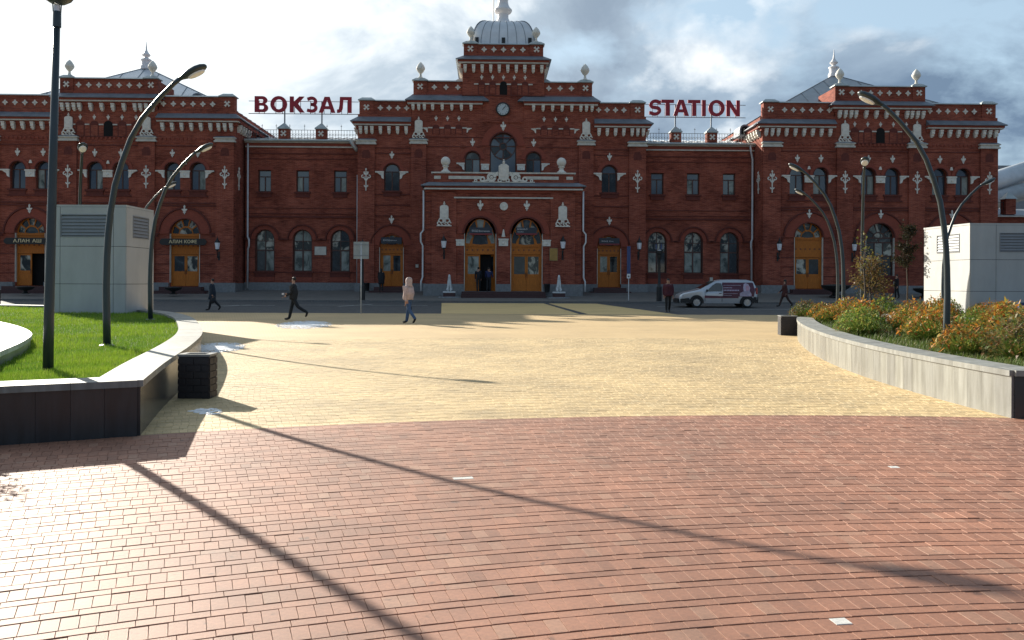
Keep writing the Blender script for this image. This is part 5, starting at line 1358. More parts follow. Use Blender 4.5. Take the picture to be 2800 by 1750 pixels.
# ------------------------------------------------------------------ bins of brick relief, signs, old lanterns
def brick_bin(x, y, rz_, label, w=.47, h=.60, sy=1.0):
    o = empty('litter_bin', (x, y, 0), rz_); o.scale = (1, sy, 1); tag(o, label, 'litter bin', 'dark litter bins by the planters')
    MB().prism(rect(-w / 2, w / 2, 0.0, h - .03), -w / 2, w / 2).build('box', M['bin'], o)
    hb_ = (h - .05) / 6; me1 = MB().box(-w / 4 + .006, w / 4 - .006, -.014, 0, .005, hb_ - .007).mesh('brick', M['bin']); me2 = MB().box(-w / 8 + .006, w / 8 - .004, -.014, 0, .005, hb_ - .007).mesh('brick', M['bin'])
    for f in range(4):
        a = f * math.pi / 2; ca, sa = math.cos(a), math.sin(a)
        for k in range(6):
            for u, me in (((-w / 4, me1), (w / 4, me1)) if k % 2 else ((-w * 3 / 8, me2), (0, me1), (w * 3 / 8, me2))):
                mobj('brick', me, o, (u * ca + w / 2 * sa, u * sa - w / 2 * ca, k * hb_), (0, 0, a))
    b = MB(); q = w / 2 + .015; b.add([(-q, -q, h - .03), (q, -q, h - .03), (q, q, h - .03), (-q, q, h - .03), (-q, -q, h), (q, -q, h), (q, q, h), (-q, q, h), (-.14, -.14, h), (.14, -.14, h), (.14, .14, h), (-.14, .14, h), (-.14, -.14, h - .028), (.14, -.14, h - .028), (.14, .14, h - .028), (-.14, .14, h - .028)],
        [(0, 1, 5, 4), (1, 2, 6, 5), (2, 3, 7, 6), (3, 0, 4, 7), (4, 5, 9, 8), (5, 6, 10, 9), (6, 7, 11, 10), (7, 4, 8, 11), (8, 9, 13, 12), (9, 10, 14, 13), (10, 11, 15, 14), (11, 8, 12, 15)])
    b.build('rim', M['binrim'], o, recalc=False); MB().box(-.139, .139, -.139, .139, h - .029, h - .027).build('opening', M['dark'], o)
brick_bin(-4.29, 11.60, 0, 'dark brick-patterned litter bin against the left planter wall', .41, .60, .7); brick_bin(8.45, 26.0, R(-6), 'black litter bin at the far end of the right planter wall')
brick_bin(-17.6, 40.2, R(5), 'dark litter bin by the road beyond the left kiosk', .6, .72)
o = empty('road_sign', (-7.4, 41.6, 0)); tag(o, 'grey back of a rectangular road sign on a thin pole', 'road sign')
MB().tube([(0, 0, 0), (0, 0, 3.45)], .03, 8).build('pole', M['pipe'], o, smooth=True); MB().box(-.375, .375, -.01, .01, 2.68, 3.52).build('plate', M['signback'], o); MB().box(-.36, .36, -.03, -.011, 3.35, 3.39).build('rail', M['louvre'], o); MB().box(-.36, .36, -.03, -.011, 2.82, 2.86).build('rail', M['louvre'], o)
o = empty('information_post', (7.56, 55.0, gz(55))); tag(o, 'slim blue and white information post left of the lantern post', 'sign post')
MB().tube([(0, 0, 0), (0, 0, 1.5)], .03, 8).build('pole', M['pipe'], o); MB().box(-.11, .11, -.04, .04, 1.72, 3.5).build('blue_panel', M['infoblue'], o); MB().box(-.11, .11, -.04, .04, 1.42, 1.715).build('white_panel', M['signwhite'], o); MB().prism([(-.06, 1.5), (.06, 1.5), (0, 1.64)], -.045, -.041).build('arrow', M['black'], o)
def old_lamp(x, y, label):
    o = empty('lantern_post', (x, y, gz(y))); tag(o, label, 'lamp post', 'black lantern posts on the forecourt')
    MB().lathe([(.17, 0), (.17, .9), (.12, .95), (.09, 1.1), (.075, 2.6), (.09, 2.65), (.12, 2.72), (.14, 2.95)], n=12).build('post', M['black'], o, auto=40)
    MB().lathe([(.10, 2.95), (.20, 3.0), (.22, 3.18), (.08, 3.2)], n=10).build('lamp_gallery', M['black'], o, auto=40)
    MB().sphere((0, 0, 3.12), .15, 12, 8).build('lamp_glass', M['lampglass'], o, smooth=True)
    for k in range(10):
        a = 2 * math.pi * k / 10; MB().box(-.035, .035, -.006, .006, 3.28, 3.62).build('shade_slat', M['signback'] if k % 2 else M['infoblue'], o, loc=(.27 * math.cos(a), .27 * math.sin(a), 0), rot=(0, 0, a + math.pi / 2))
    MB().lathe([(.30, 3.62), (.30, 3.66), (.05, 3.72), (.02, 3.85)], n=14).build('cap', M['black'], o)
old_lamp(-9.45, 53.6, 'black lantern post standing behind the road sign'); old_lamp(9.3, 53.6, 'black lantern post with slatted shade left of the van')
tag(MB().box(-.12, .12, -.05, .05, 0, .5).build('blue_marker', M['infoblue'], None, loc=(17.2, 28.6, .47)), 'small blue box at the right edge of the flower bed', 'box')
tag(MB().tube([(0, 0, 0), (0, 0, 1.1)], .035, 8).build('bollard', M['black'], None, loc=(-24.5, 40.6, 0)), 'thin black post by the road at the left edge', 'bollard')

# far structures at the right edge
o = empty('covered_footbridge', (58, 98, 0)); tag(o, 'silver tube of a covered footbridge rising behind the right pavilion', 'footbridge')
MB().tube([(-8, 0, 11.5), (6, 4, 15.8)], 1.25, 16).build('tube', M['roof'], o, smooth=True); MB().tube([(-8, -1.5, 9.6), (6, 2.5, 13.6)], 1.0, 14).build('tube', M['metalroof'], o, smooth=True)
b = MB(); b.box(-9, -8.4, -.3, .3, 0, 11); b.box(4, 4.6, 3, 3.6, 0, 14); b.build('pier', M['metal'], o)
for k in range(6): MB().tube([(-7 + k * 2, .2 + k * .5, 8.0 + k * .55), (-6 + k * 2, .3 + k * .5, 10.5 + k * .6)], .09, 6).build('truss_bar', M['metal'], o)
o = empty('far_building', (68, 112, 0)); tag(o, 'dark flat-roofed building far behind the right pavilion', 'building'); MB().box(-8, .2, 0, 10, 0, 17.2).build('wall', M['metal'], o)
for k in range(4): MB().box(-7.2 + k * 1.9, -5.8 + k * 1.9, -.05, -.01, 15.3, 16.5).build('window', M['glassd'], o)
o = empty('far_block', (76, 120, 0)); tag(o, 'bright white building far behind at the right edge', 'building'); MB().box(-8, 14, 0, 10, 0, 18.0).build('wall', M['spire'], o); MB().box(-8.2, 14.2, -.2, 10.2, 18.0, 18.3).build('roof_edge', M['metalcap'], o)

# ------------------------------------------------------------------ the van
def van(x, y, z):
    o = empty('van', (x, y, z)); tag(o, 'silver delivery van with a maroon advert on its side, parked before the right wing', 'van')
    X = [0, .05, .25, .60, 1.15, 1.62, 2.05, 2.45, 3.2, 3.9, 4.25, 4.42]; ZT = [.60, .72, .84, .93, 1.05, 1.30, 1.53, 1.605, 1.625, 1.61, 1.53, 1.20]
    ZB = [.50, .62, .76, .84, .92, .93, .93, .93, .93, .93, .93, .88]; WB = [.62, .70, .79, .84, .865, .87, .875, .875, .875, .87, .86, .82]; WT = [.55, .60, .66, .70, .72, .64, .62, .63, .64, .63, .61, .60]
    ZL = [.30, .27, .25, .25, .25, .25, .25, .25, .25, .25, .27, .32]
    rings = []
    for a, t, bt, wb, wt, zl in zip(X, ZT, ZB, WB, WT, ZL):
        c = a - 2.22; h = [(-wb * .94, zl), (-wb, (zl + bt) / 2), (-wb, bt), (-wt - .04, t - (t - bt) * .22), (-wt, t - .03), (-wt * .55, t)]
        rings.append([(c, p[0], p[1]) for p in h] + [(c, -p[0], p[1]) for p in reversed(h)])
    MB().rings(rings).build('body', M['vansilver'], o, auto=35)
    def side(name, pts, m, off=.012, both=True):
        # panel hugging the side: width interpolates from belt to roof
        for s in ((-1, 1) if both else (-1,)):
            def yy(zz): return .875 + off if zz <= .93 else .875 + off - (.20) * (zz - .93) / .55
            b = MB(); P = [Vector((p[0] - 2.22, s * yy(p[1]), p[1])) for p in pts]; b.add(P + [p + Vector((0, -s * .03, 0)) for p in P], [tuple(range(len(P))) if s < 0 else tuple(range(len(P)))[::-1]] + [(i, (i + 1) % len(P), len(P) + (i + 1) % len(P), len(P) + i) for i in range(len(P))])
            b.build(name, M[m], o)
    side('door_window', [(1.52, .93), (2.39, .93), (2.39, 1.40), (2.10, 1.40), (1.90, 1.28)], 'vanglass')
    side('advert', [(2.47, .64), (4.22, .64), (4.28, .93), (2.47, .93)], 'advert'); side('advert', [(2.47, .93), (4.28, .93), (4.22, 1.40), (4.16, 1.44), (2.47, 1.44)], 'advert', .014)
    side('advert_strip', [(1.43, .55), (3.35, .55), (3.35, .638), (1.43, .70)], 'advert')
    side('advert_portrait', [(3.42, .66), (4.08, .66), (4.08, .80), (4.0, .93), (3.60, .93), (3.42, .84)], 'advertpale', .018, False); side('advert_portrait', [(3.64, .93), (3.97, .93), (4.02, 1.15), (3.94, 1.34), (3.80, 1.42), (3.68, 1.36), (3.63, 1.15)], 'advertpale', .020, False)
    side('advert_portrait', [(3.78, .95), (3.94, .98), (3.98, 1.15), (3.92, 1.30), (3.78, 1.24)], 'advertskin', .028, False)
    for (a, c, z0, hh) in ((2.5, 3.5, 1.27, .018), (2.5, 3.0, 1.12, .04), (2.5, 3.4, .96, .07), (2.5, 3.3, .80, .018), (2.5, 2.95, .70, .02)):
        n = 10 if hh > .03 else 1
        for k in range(n): side('advert_print', [(a + (c - a) * k / n, z0), (a + (c - a) * (k + (.7 if n > 1 else 1)) / n, z0), (a + (c - a) * (k + (.7 if n > 1 else 1)) / n, z0 + hh), (a + (c - a) * k / n, z0 + hh)], 'advertpale', .030, False)
    ws = MB(); ws.add([(1.20 - 2.22, -.70, 1.075), (1.20 - 2.22, .70, 1.075), (2.02 - 2.22, .58, 1.535), (2.02 - 2.22, -.58, 1.535)], [(0, 1, 2, 3)]); ws.build('windscreen', M['vanglass'], o, recalc=False)
    MB().box(-2.30, -2.02, -.66, .66, .26, .52).build('front_bumper', M['vanblack'], o); MB().box(2.02, 2.27, -.80, .80, .28, .62).build('rear_bumper', M['vanblack'], o)
    side('sill_trim', [(.05, .27), (.62, .27), (.55, .55), (.05, .50)], 'vanblack', -.02); side('sill_trim', [(4.12, .30), (4.38, .30), (4.38, .62), (4.22, .62)], 'vanblack', .008)
    for s in (-1, 1):
        b = MB(); b.add([(-2.16, s * .60, .62), (-1.92, s * .80, .68), (-1.90, s * .80, .80), (-2.12, s * .62, .74)], [(0, 1, 2, 3)]); b.build('headlight', M['lampglass'], o)
        MB().box(2.12, 2.225, *(sorted((s * .70, s * .855))), .78, 1.14).build('tail_light', M['taillight'], o); MB().sphere((-.68, s * .96, .98), .10, 10, 6, .6, 1, .8).build('mirror', M['vanblack'], o, smooth=True)
        MB().box(.02, .16, *(sorted((s * .875, s * .90))), .80, .84).build('door_handle', M['vanblack'], o)
        b = MB(); b.prism(rect(1.44 - 2.22, 1.452 - 2.22, .35, .92), *sorted((s * .868, s * .884))); b.prism(rect(2.41 - 2.22, 2.422 - 2.22, .35, 1.4), *sorted((s * .80, s * .884))); b.build('door_gap', M['vanblack'], o)
        for xw in (.97, 3.84):
            c = (xw - 2.22, s * .80, .31)
            b = MB(); b.prism([(xw - 2.22 + .41 * math.cos(a), max(.26, .31 + .41 * math.sin(a))) for a in frange(-.15, math.pi + .15, 18)], *sorted((s * .80, s * .885))); b.build('wheel_arch', M['vanblack'], o)
            wh = MB().lathe([(.20, -.09), (.29, -.095), (.31, -.06), (.31, .06), (.29, .095), (.20, .09)], n=24).build('wheel', M['tyre'], o, loc=(c[0], s * .815, c[2]), rot=(R(90), 0, 0), auto=40)
            rm = MB(); rm.lathe([(.205, 0), (.20, .03), (.16, .012), (.05, .02)], n=20)
            for k in range(6):
                a = k * math.pi / 3; rm.box(-.02, .02, .04, .18, .01, .035); n0 = len(rm.v) - 8
                for q in range(n0, len(rm.v)): vx, vy, vz = rm.v[q]; rm.v[q] = (vx * math.cos(a) - vy * math.sin(a), vx * math.sin(a) + vy * math.cos(a), vz)
            rm.build('rim', M['rim'], wh, loc=(0, 0, .085 if s < 0 else -.085), rot=(0 if s < 0 else math.pi, 0, 0))
    MB().box(-2.235, -2.20, -.25, .25, .36, .46).build('number_plate', M['signwhite'], o)
M.update(vansilver=mat('silver paint', (.46, .49, .53), .32, var=.04, metal=.45, coat=.5), vanglass=mat('car glass', (.012, .014, .016), .05, var=.2, ior=1.7), vanblack=mat('black plastic', (.012, .012, .014), .6, var=.15),
         advert=mat('maroon print', (.085, .018, .038), .4, var=.3, scale=2), advertpale=mat('pale lilac print', (.42, .36, .46), .45, var=.25, scale=5), advertskin=mat('rosy print', (.45, .26, .32), .45, var=.2, scale=6), taillight=mat('red lens', (.30, .012, .02), .25, var=.1),
         tyre=mat('tyre rubber', (.014, .014, .015), .8, var=.2), rim=mat('alloy rim', (.38, .39, .40), .35, var=.1, metal=.7))
van(11.75, 49.1, gz(48.6) - .0)

# ------------------------------------------------------------------ people
def pm_(n, c, r_=.8): return mat(n, c, r_, var=.18, scale=9)
SK = pm_('skin', (.42, .235, .16), .55); HR = pm_('dark hair', (.018, .013, .010), .6); SH = pm_('dark shoes', (.012, .011, .011), .5)
def rotv(v, a):           # in the walking plane: x forward, z up
    return Vector((v[0] * math.cos(a) - v[2] * math.sin(a), v[1], v[0] * math.sin(a) + v[2] * math.cos(a)))
def person(loc, face, label, h=1.75, legs=((.0, .0), (.0, .0)), arms=((.1, .3), (-.1, .3)), top=(.02, .02, .025), pants=(.015, .016, .02), hood=None, coat=None, hair='short', build=1.0, lean=0.0, bag=None, legskin=None, held=False, shoes=SH):
    """legs: (thigh swing, knee bend) per side; arms: (swing, elbow); local x is forward"""
    k = h / 1.75; o = empty('person', loc, face); tag(o, label, 'person')
    TOP = pm_('jacket cloth', top); PAN = pm_('trouser cloth', pants) if legskin is None else pm_('stocking', legskin)
    V = []; E_ = []; Rd = []; Mi = []
    def av(p, r_, m_): V.append(Vector(p)); Rd.append(r_); Mi.append(m_); return len(V) - 1
    hipz = .92
    # lowest foot decides pelvis height
    def leg(side, sw, kn):
        hip = Vector((0, side * .095, hipz)); kneev = hip + rotv((0, 0, -.43), sw); ank = kneev + rotv((0, 0, -.42), sw - kn)
        return hip, kneev, ank
    low = min(leg(s_, *l)[2].z for s_, l in zip((-1, 1), legs)); dz = .085 - low
    pel = av((0, 0, hipz + .06 + dz), (.165 * build, .125 * build), 1)
    b1 = av((lean * .2, 0, 1.12 + dz), (.155 * build, .115 * build), 0); b2 = av((lean * .55, 0, 1.32 + dz), (.175 * build, .12 * build), 0); nk = av((lean * .9, 0, 1.475 + dz), .062, 2); hd = av((lean + .012, 0, 1.585 + dz), (.075, .088), 2); ht_ = av((lean + .0, 0, 1.68 + dz), (.066, .082), 2)
    E_ += [(pel, b1), (b1, b2), (b2, nk), (nk, hd), (hd, ht_)]
    hands = []
    for s_, (sw, kn), (aw, el) in zip((-1, 1), legs, arms):
        hip, kneev, ank = leg(s_, sw, kn); up = Vector((0, 0, dz))
        a = av(hip + up, .098 * build, 1); b_ = av(kneev + up, .076, 1); c = av(ank + up, .062, 1); ft = rotv((.12, 0, -.055), (sw - kn) * .85); d = av(ank + up + ft, (.045, .034), 3); e = av(ank + up + ft + rotv((.07, 0, -.004), (sw - kn) * .6), (.035, .025), 3)
        E_ += [(pel, a), (a, b_), (b_, c), (c, d), (d, e)]
        sh = Vector((lean * .6, s_ * .195 * build, 1.405 + dz)); elb = sh + rotv((0, s_ * .04, -.29), aw); wr = elb + rotv((0, -s_ * .02, -.255), aw + el); hnd = wr + rotv((0, 0, -.075), aw + el)
        p0 = av(sh, .072 * build, 0); p1 = av(elb, .056 * build, 0); p2 = av(wr, .040, 0); p3 = av(hnd, (.040, .022), 2)
        E_ += [(b2, p0), (p0, p1), (p1, p2), (p2, p3)]; hands.append((hnd, aw + el, s_))
    me = skin_mesh([tuple(v * k) for v in V], E_, [tuple(q * k for q in r_) if hasattr(r_, '__len__') else r_ * k for r_ in Rd], pel)
    for m_ in (TOP, PAN, SK, shoes): me.materials.append(m_)
    segs = [(V[a] * k, V[b_] * k, (Mi[b_] if Mi[b_] != 2 or b_ in (nk, hd, ht_) else 2) if not (Mi[a] == 1 and Mi[b_] == 0) else 0) for a, b_ in E_]
    idx = []
    for p in me.polygons:
        c = p.center; best = min(segs, key=lambda s_: _d2(c, s_[0], s_[1])); idx.append(best[2])
    me.polygons.foreach_set('material_index', idx)
    # fingers and face details grow into the same mesh
    bm = bmesh.new(); bm.from_mesh(me)
    extra = MB()
    for hnd, an, s_ in hands:
        for q in range(4):
            y0 = (q - 1.5) * .017; l = (.07, .08, .076, .06)[q]; base = hnd + Vector((0, y0, 0)) + rotv((0, 0, -.03), an); m1 = base + rotv((.008, 0, -l * .55), an); m2 = m1 + rotv((.022, 0, -l * .45), an)
            extra.tube([tuple(base * k), tuple(m1 * k), tuple(m2 * k)], [.009 * k, .0085 * k, .006 * k], 5)
        t0 = hnd + rotv((.02, -s_ * .015, .02), an); extra.tube([tuple(t0 * k), tuple((t0 + rotv((.03, -s_ * .02, -.03), an)) * k), tuple((t0 + rotv((.035, -s_ * .02, -.06), an)) * k)], [.011 * k, .010 * k, .007 * k], 5)
    hc = V[hd] * k
    extra.add([tuple(hc + Vector(p) * k) for p in ((.078, -.016, -.01), (.078, .016, -.01), (.108, 0, -.012), (.082, 0, .035))], [(0, 1, 2), (0, 2, 3), (1, 3, 2)])
    for s_ in (-1, 1): extra.sphere(tuple(hc + Vector((-.005, s_ * .082, .005)) * k), .026 * k, 6, 5, .7, .4, 1.2)
    extra.mi = 0
    fm = extra.mesh('x', SK, smooth=True); n0 = len(bm.faces); bm.from_mesh(fm); bm.faces.ensure_lookup_table()
    for f in bm.faces[n0:]: f.material_index = 2
    bm.to_mesh(me); bm.free(); bpy.data.meshes.remove(fm)
    me.polygons.foreach_set('use_smooth', [True] * len(me.polygons)); me.name = 'body'
    mobj('body', me, o)
    eb = MB()
    for s_ in (-1, 1): eb.sphere(tuple(hc + Vector((.072, s_ * .032, .022)) * k), .012 * k, 6, 4)
    eb.build('eyes', HR, o)
    hv = V[ht_] * k
    if hair == 'short': MB().sphere((hv.x - .022 * k, 0, hv.z - .012 * k), .090 * k, 12, 8, .95, .93, .92).build('hair', HR, o, smooth=True)
    elif hair == 'long':
        b = MB(); b.sphere((hv.x - .015 * k, 0, hv.z + .005 * k), .102 * k, 12, 8, 1, .92, .9); b.rings([[(hv.x - .04 * k + .06 * k * math.cos(a) * w_, .085 * k * w_ * math.sin(a), hv.z - dz_ * k) for a in frange(0, 5.6, 10)] for dz_, w_ in ((0, 1), (.12, 1.05), (.26, .8))]); b.build('hair', HR, o, smooth=True)
    if hood is not None:
        HM = pm_('hood cloth', hood); b = MB()
        b.rings([[(hv.x - .02 * k + ox * k + rx * k * math.cos(a), ry * k * math.sin(a), hv.z + zz * k) for a in frange(.62, 2 * math.pi - .62, 14)] for zz, rx, ry, ox in ((-.24, .13, .15, .0), (-.12, .125, .125, .0), (0, .135, .125, .0), (.07, .12, .11, -.005), (.115, .07, .07, -.01))], cap=False); b.sphere((hv.x - .03 * k, 0, hv.z + .01 * k), .118 * k, 12, 8, .95, .98, .98); b.build('hood', HM, o, smooth=True)
    if coat is not None:
        zt, zb_, flare, cc = coat; CM = pm_('coat cloth', cc); b = MB(); rg = []
        for t in frange(0, 1, 9):
            z_ = (1.46 + dz) + (zb_ + dz - 1.46 - dz) * t; w_ = (.20 + .03 * math.sin(t * 3)) * build + flare * max(0, t - .5); dp = (.135 + .02 * math.sin(t * 3)) * build + flare * max(0, t - .5) * 1.1
            if t == 0: w_, dp = .11, .085
            xo = lean * (1 - t) * .7 + (.02 * math.sin(t * 9))
            rg.append([((xo + dp * math.cos(a) * (1 + .05 * math.sin(5 * a + t * 4))) * k, w_ * math.sin(a) * k, z_ * k) for a in [2 * math.pi * q / 18 for q in range(18)]])
        b.rings(rg); b.build('coat', CM, o, smooth=True)
    if bag is not None:
        hnd = hands[bag[0]][0] * k; b = MB(); b.sphere((hnd.x, hnd.y + hands[bag[0]][2] * .02, hnd.z - .24 * k), .15 * k, 10, 7, 1.0, .45, 1.05); b.tube([(hnd.x - .06, hnd.y, hnd.z - .12 * k), (hnd.x, hnd.y, hnd.z), (hnd.x + .06, hnd.y, hnd.z - .12 * k)], .012, 5); b.build('bag', pm_('bag cloth', bag[1]), o, smooth=True)
    if held:
        hnd = hands[0][0] * k; MB().box(hnd.x - .01, hnd.x + .07, -.05, .04, hnd.z - .02, hnd.z + .05).build('held_paper', M['signwhite'], o)
    return o
def _d2(p, a, b_):
    d = b_ - a; t = max(0, min(1, (p - a).dot(d) / max(1e-9, d.length_squared))); return (p - a - d * t).length_squared
W = math.pi
person((-15.4, 43.6, gz(43.6)), W, 'person in a long dark blue coat walking left by the road, carrying a dark bag', 1.66, ((.28, .08), (-.42, .35)), ((.2, .3), (-.25, .2)), (.012, .022, .036), (.008, .009, .012), coat=(1.4, .62, .10, (.012, .022, .036)), bag=(1, (.010, .012, .016)))
person((-8.8, 34.2, 0), W, 'person in black jacket and trousers striding left across the paving, arms bent forward', 1.76, ((.26, .06), (-.50, .55)), ((.25, 1.1), (.10, .95)), (.012, .013, .015), (.009, .012, .016), coat=(1.4, .84, .02, (.012, .013, .015)), held=True, build=.98)
person((-3.9, 32.0, 0), W * .82, 'person in hooded pale pink jacket and blue jeans walking away across the paving', 1.70, ((.22, .05), (-.32, .40)), ((.15, .35), (-.2, .2)), (.50, .38, .355), (.05, .10, .20), hood=(.48, .37, .345), hair=None, coat=(1.4, .93, .02, (.50, .38, .355)), build=1.14, bag=(0, (.014, .016, .030)))
person((8.1, 44.0, gz(44)), -W / 2, 'person in burgundy jacket and black trousers walking towards the camera beside the van', 1.74, ((.12, .05), (-.10, .35)), ((.0, .15), (.05, .15)), (.060, .008, .018), (.008, .008, .009), build=1.08, coat=(1.4, .82, .02, (.060, .008, .018)))
person((15.95, 49.6, gz(49.6)), W, 'person in a reddish brown coat striding left behind the van', 1.64, ((.42, .10), (-.42, .25)), ((.3, .5), (-.2, .4)), (.065, .016, .012), (.02, .016, .014), hair='long', coat=(1.4, .66, .06, (.065, .016, .012)), legskin=(.05, .028, .022))
q = stw(-8.75, -3.3); person((q.x, q.y, .86), W / 2, 'person in a dark coat standing at the door left of the portal', 1.62, ((.05, .05), (-.05, .05)), ((.0, .2), (.05, .2)), (.010, .010, .014), (.03, .025, .025), coat=(1.4, .55, .05, (.010, .010, .014)), hair='long')
q = stw(-1.75, YT - .35); person((q.x, q.y, .91), R(100), 'person in dark clothes stepping in at the open portal door', 1.70, ((.1, .1), (-.1, .1)), ((.1, .3), (0, .2)), (.010, .012, .018), (.012, .012, .014))
q = stw(-1.02, YT - .45); person((q.x, q.y, .91), R(75), 'person in a dark blue jacket standing at the open portal door', 1.68, ((.05, .05), (-.08, .1)), ((.2, .9), (.1, .8)), (.014, .022, .085), (.008, .009, .012), build=1.1)
q = stw(27.2, -6.5); person((q.x, q.y, .55), W, 'person in black half hidden behind the sapling at the right pavilion', 1.66, ((.1, .1), (-.1, .1)), ((.1, .2), (0, .2)), (.010, .010, .012), (.008, .008, .009))

# ------------------------------------------------------------------ plants
def inpoly(x, y, poly):
    c = False; n = len(poly); j = n - 1
    for i in range(n):
        if (poly[i][1] > y) != (poly[j][1] > y) and x < (poly[j][0] - poly[i][0]) * (y - poly[i][1]) / (poly[j][1] - poly[i][1]) + poly[i][0]: c = not c
        j = i
    return c
rg = random.Random(5)
lawn_poly = [(p[0] - .42, p[1] - .05) for p in left_curve] + [(-32, 20), (-14, 4.5), (-8.6, 6.75), (-4.3, 9.0)]
inner_poly = [(-5.7, 9.1), (-6.3, 10.25), (-7.1, 12.2), (-7.87, 13.8), (-8.5, 14.9), (-9.4, 16.2), (-10.5, 17.6), (-11.7, 19.0), (-30, 25), (-14, 4.5)]
gv = []; gf = []; gt = []
def blade(x, y, z, h, w_, lean, az, c):
    b0 = len(gv); dx, dy = math.cos(az), math.sin(az); px, py = -dy * w_, dx * w_
    gv.extend([(x - px, y - py, z), (x + px, y + py, z), (x + px * .7 + dx * lean * .45, y + py * .7 + dy * lean * .45, z + h * .62), (x - px * .7 + dx * lean * .45, y - py * .7 + dy * lean * .45, z + h * .62), (x + dx * lean, y + dy * lean, z + h)])
    gf.extend([(b0, b0 + 1, b0 + 2, b0 + 3), (b0 + 3, b0 + 2, b0 + 4)]); gt.extend([c, c])
cnt = 0
while cnt < 95000:
    y = 8.3 + 27 * rg.random() ** 1.7; x = -.64 * y - .4 + rg.random() * (.64 * y + .4 - 3.0)
    if not inpoly(x, y, lawn_poly) or inpoly(x, y, inner_poly): continue
    if -15.6 < x < -12.9 and 28.3 < y < 30.6: continue
    u = rg.random(); cl_ = .5 + .28 * math.sin(x * 2.1 + 1.3 * math.sin(y * 1.7)) + .22 * math.sin(x * 5.3 - y * 4.1 + 2 * math.sin(x * 1.9))
    c = (.10 + .07 * u + .14 * cl_, .22 + .10 * u + .12 * cl_, .018 + .015 * u + .01 * cl_)
    if u > .93: c = (.36, .40, .10)
    f = 1 + max(0, y - 12) * .045
    blade(x, y, .465, rg.uniform(.03, .095) * (.75 + .6 * cl_), rg.uniform(.0022, .0042) * f, rg.uniform(.0, .05), rg.uniform(0, 6.28), c); cnt += 1
tag(mobj('grass', tinted('grass', gv, gf, gt, M['grass'])), 'short bright green lawn grass in the left planter', 'grass', kind='stuff')
# flower clumps: strap leaves, orange and rust heads
def clump(kind, n, rad, hgt, seed):
    r2 = random.Random(seed); v = []; f = []; t = []
    pal = {'orange': [(.36, .145, .022), (.30, .20, .032), (.28, .095, .020), (.15, .17, .03), (.10, .13, .025)], 'green': [(.10, .17, .025), (.17, .23, .035), (.24, .27, .05), (.075, .12, .022), (.24, .15, .03)],
           'rust': [(.15, .075, .028), (.13, .11, .03), (.10, .10, .028), (.07, .095, .025), (.18, .12, .035)]}[kind]
    def leaf(p, d, l, w_, c, bend):
        d = d.normalized(); s_ = d.cross(Vector((0, 0, 1)));
        if s_.length < .05: s_ = Vector((1, 0, 0))
        s_ = s_.normalized(); b0 = len(v); p1 = p + d * l * .5; d2 = (d + Vector((0, 0, -bend))).normalized(); p2 = p1 + d2 * l * .5
        v.extend([tuple(p - s_ * w_ * .5), tuple(p + s_ * w_ * .5), tuple(p1 + s_ * w_), tuple(p1 - s_ * w_), tuple(p2)]); f.extend([(b0, b0 + 1, b0 + 2, b0 + 3), (b0 + 3, b0 + 2, b0 + 4)]); t.extend([c, c])
    for i in range(n):
        a = r2.uniform(0, 6.283); q = r2.random() ** .55; x, y = rad * q * math.cos(a), rad * q * math.sin(a); dome = hgt * (1 - .65 * q * q)
        if r2.random() < .48:          # long strap leaf from the ground
            d = Vector((math.cos(a) * (.35 + q * .6) + r2.gauss(0, .25), math.sin(a) * (.35 + q * .6) + r2.gauss(0, .25), 1.0)); k = r2.uniform(.75, 1.2)
            c = (.10, .17, .028) if r2.random() < .6 else (.24, .26, .06)
            leaf(Vector((x * .5, y * .5, 0)), d, dome * r2.uniform(.8, 1.15), r2.uniform(.006, .012), tuple(w_ * k for w_ in c), r2.uniform(.2, .9))
        else:                          # leaf or petal cluster in the outer shell
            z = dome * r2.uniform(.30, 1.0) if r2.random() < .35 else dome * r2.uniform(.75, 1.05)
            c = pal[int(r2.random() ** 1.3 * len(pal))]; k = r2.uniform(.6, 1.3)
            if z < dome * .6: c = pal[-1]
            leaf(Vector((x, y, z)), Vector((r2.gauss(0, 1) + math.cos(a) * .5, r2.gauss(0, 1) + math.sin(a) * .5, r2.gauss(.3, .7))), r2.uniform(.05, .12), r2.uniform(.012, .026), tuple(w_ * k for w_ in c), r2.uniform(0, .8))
    return v, f, t
def brighten(c, k=1.5): return c[0], c[1], [tuple(min(.8, w_ * k) for w_ in t) for t in c[2]]
KIND = {}
for kd, n_, s0 in (('orange', 1500, 3), ('green', 1400, 11), ('rust', 1500, 23)):
    KIND[kd] = [brighten(clump(kd, n_, .55, .62, s0 + q), {'orange': 1.4, 'green': 1.4, 'rust': 1.35}[kd]) for q in range(2)]
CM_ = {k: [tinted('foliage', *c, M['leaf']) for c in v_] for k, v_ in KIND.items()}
bed = [(p[0] + .55, p[1]) for p in right_curve] + [(30, 20), (13, 10.2), (6.6, 10.6)]
named = [(8.95, 23.9, .85, 'orange', 'orange flowering clump at the far left tip of the right planter'), (8.0, 19.5, 1.0, 'green', 'green strap-leaved clump with orange tips left of the tall lamp'), (9.0, 21.8, 1.2, 'orange', 'large orange flowering clump behind the green strap leaves'),
         (8.5, 17.2, 1.0, 'orange', 'orange clump just left of the tall lamp in the right bed'), (9.6, 16.4, 1.25, 'orange', 'big orange mound right of the tall lamp'), (7.35, 12.2, .95, 'rust', 'rust brown shrub at the right edge near the wall end'),
         (8.15, 13.5, 1.1, 'rust', 'rust brown shrub behind the nearest one at the right edge'), (9.1, 26.2, 1.0, 'rust', 'tall brownish shrub by the two lamps at the bed end')]
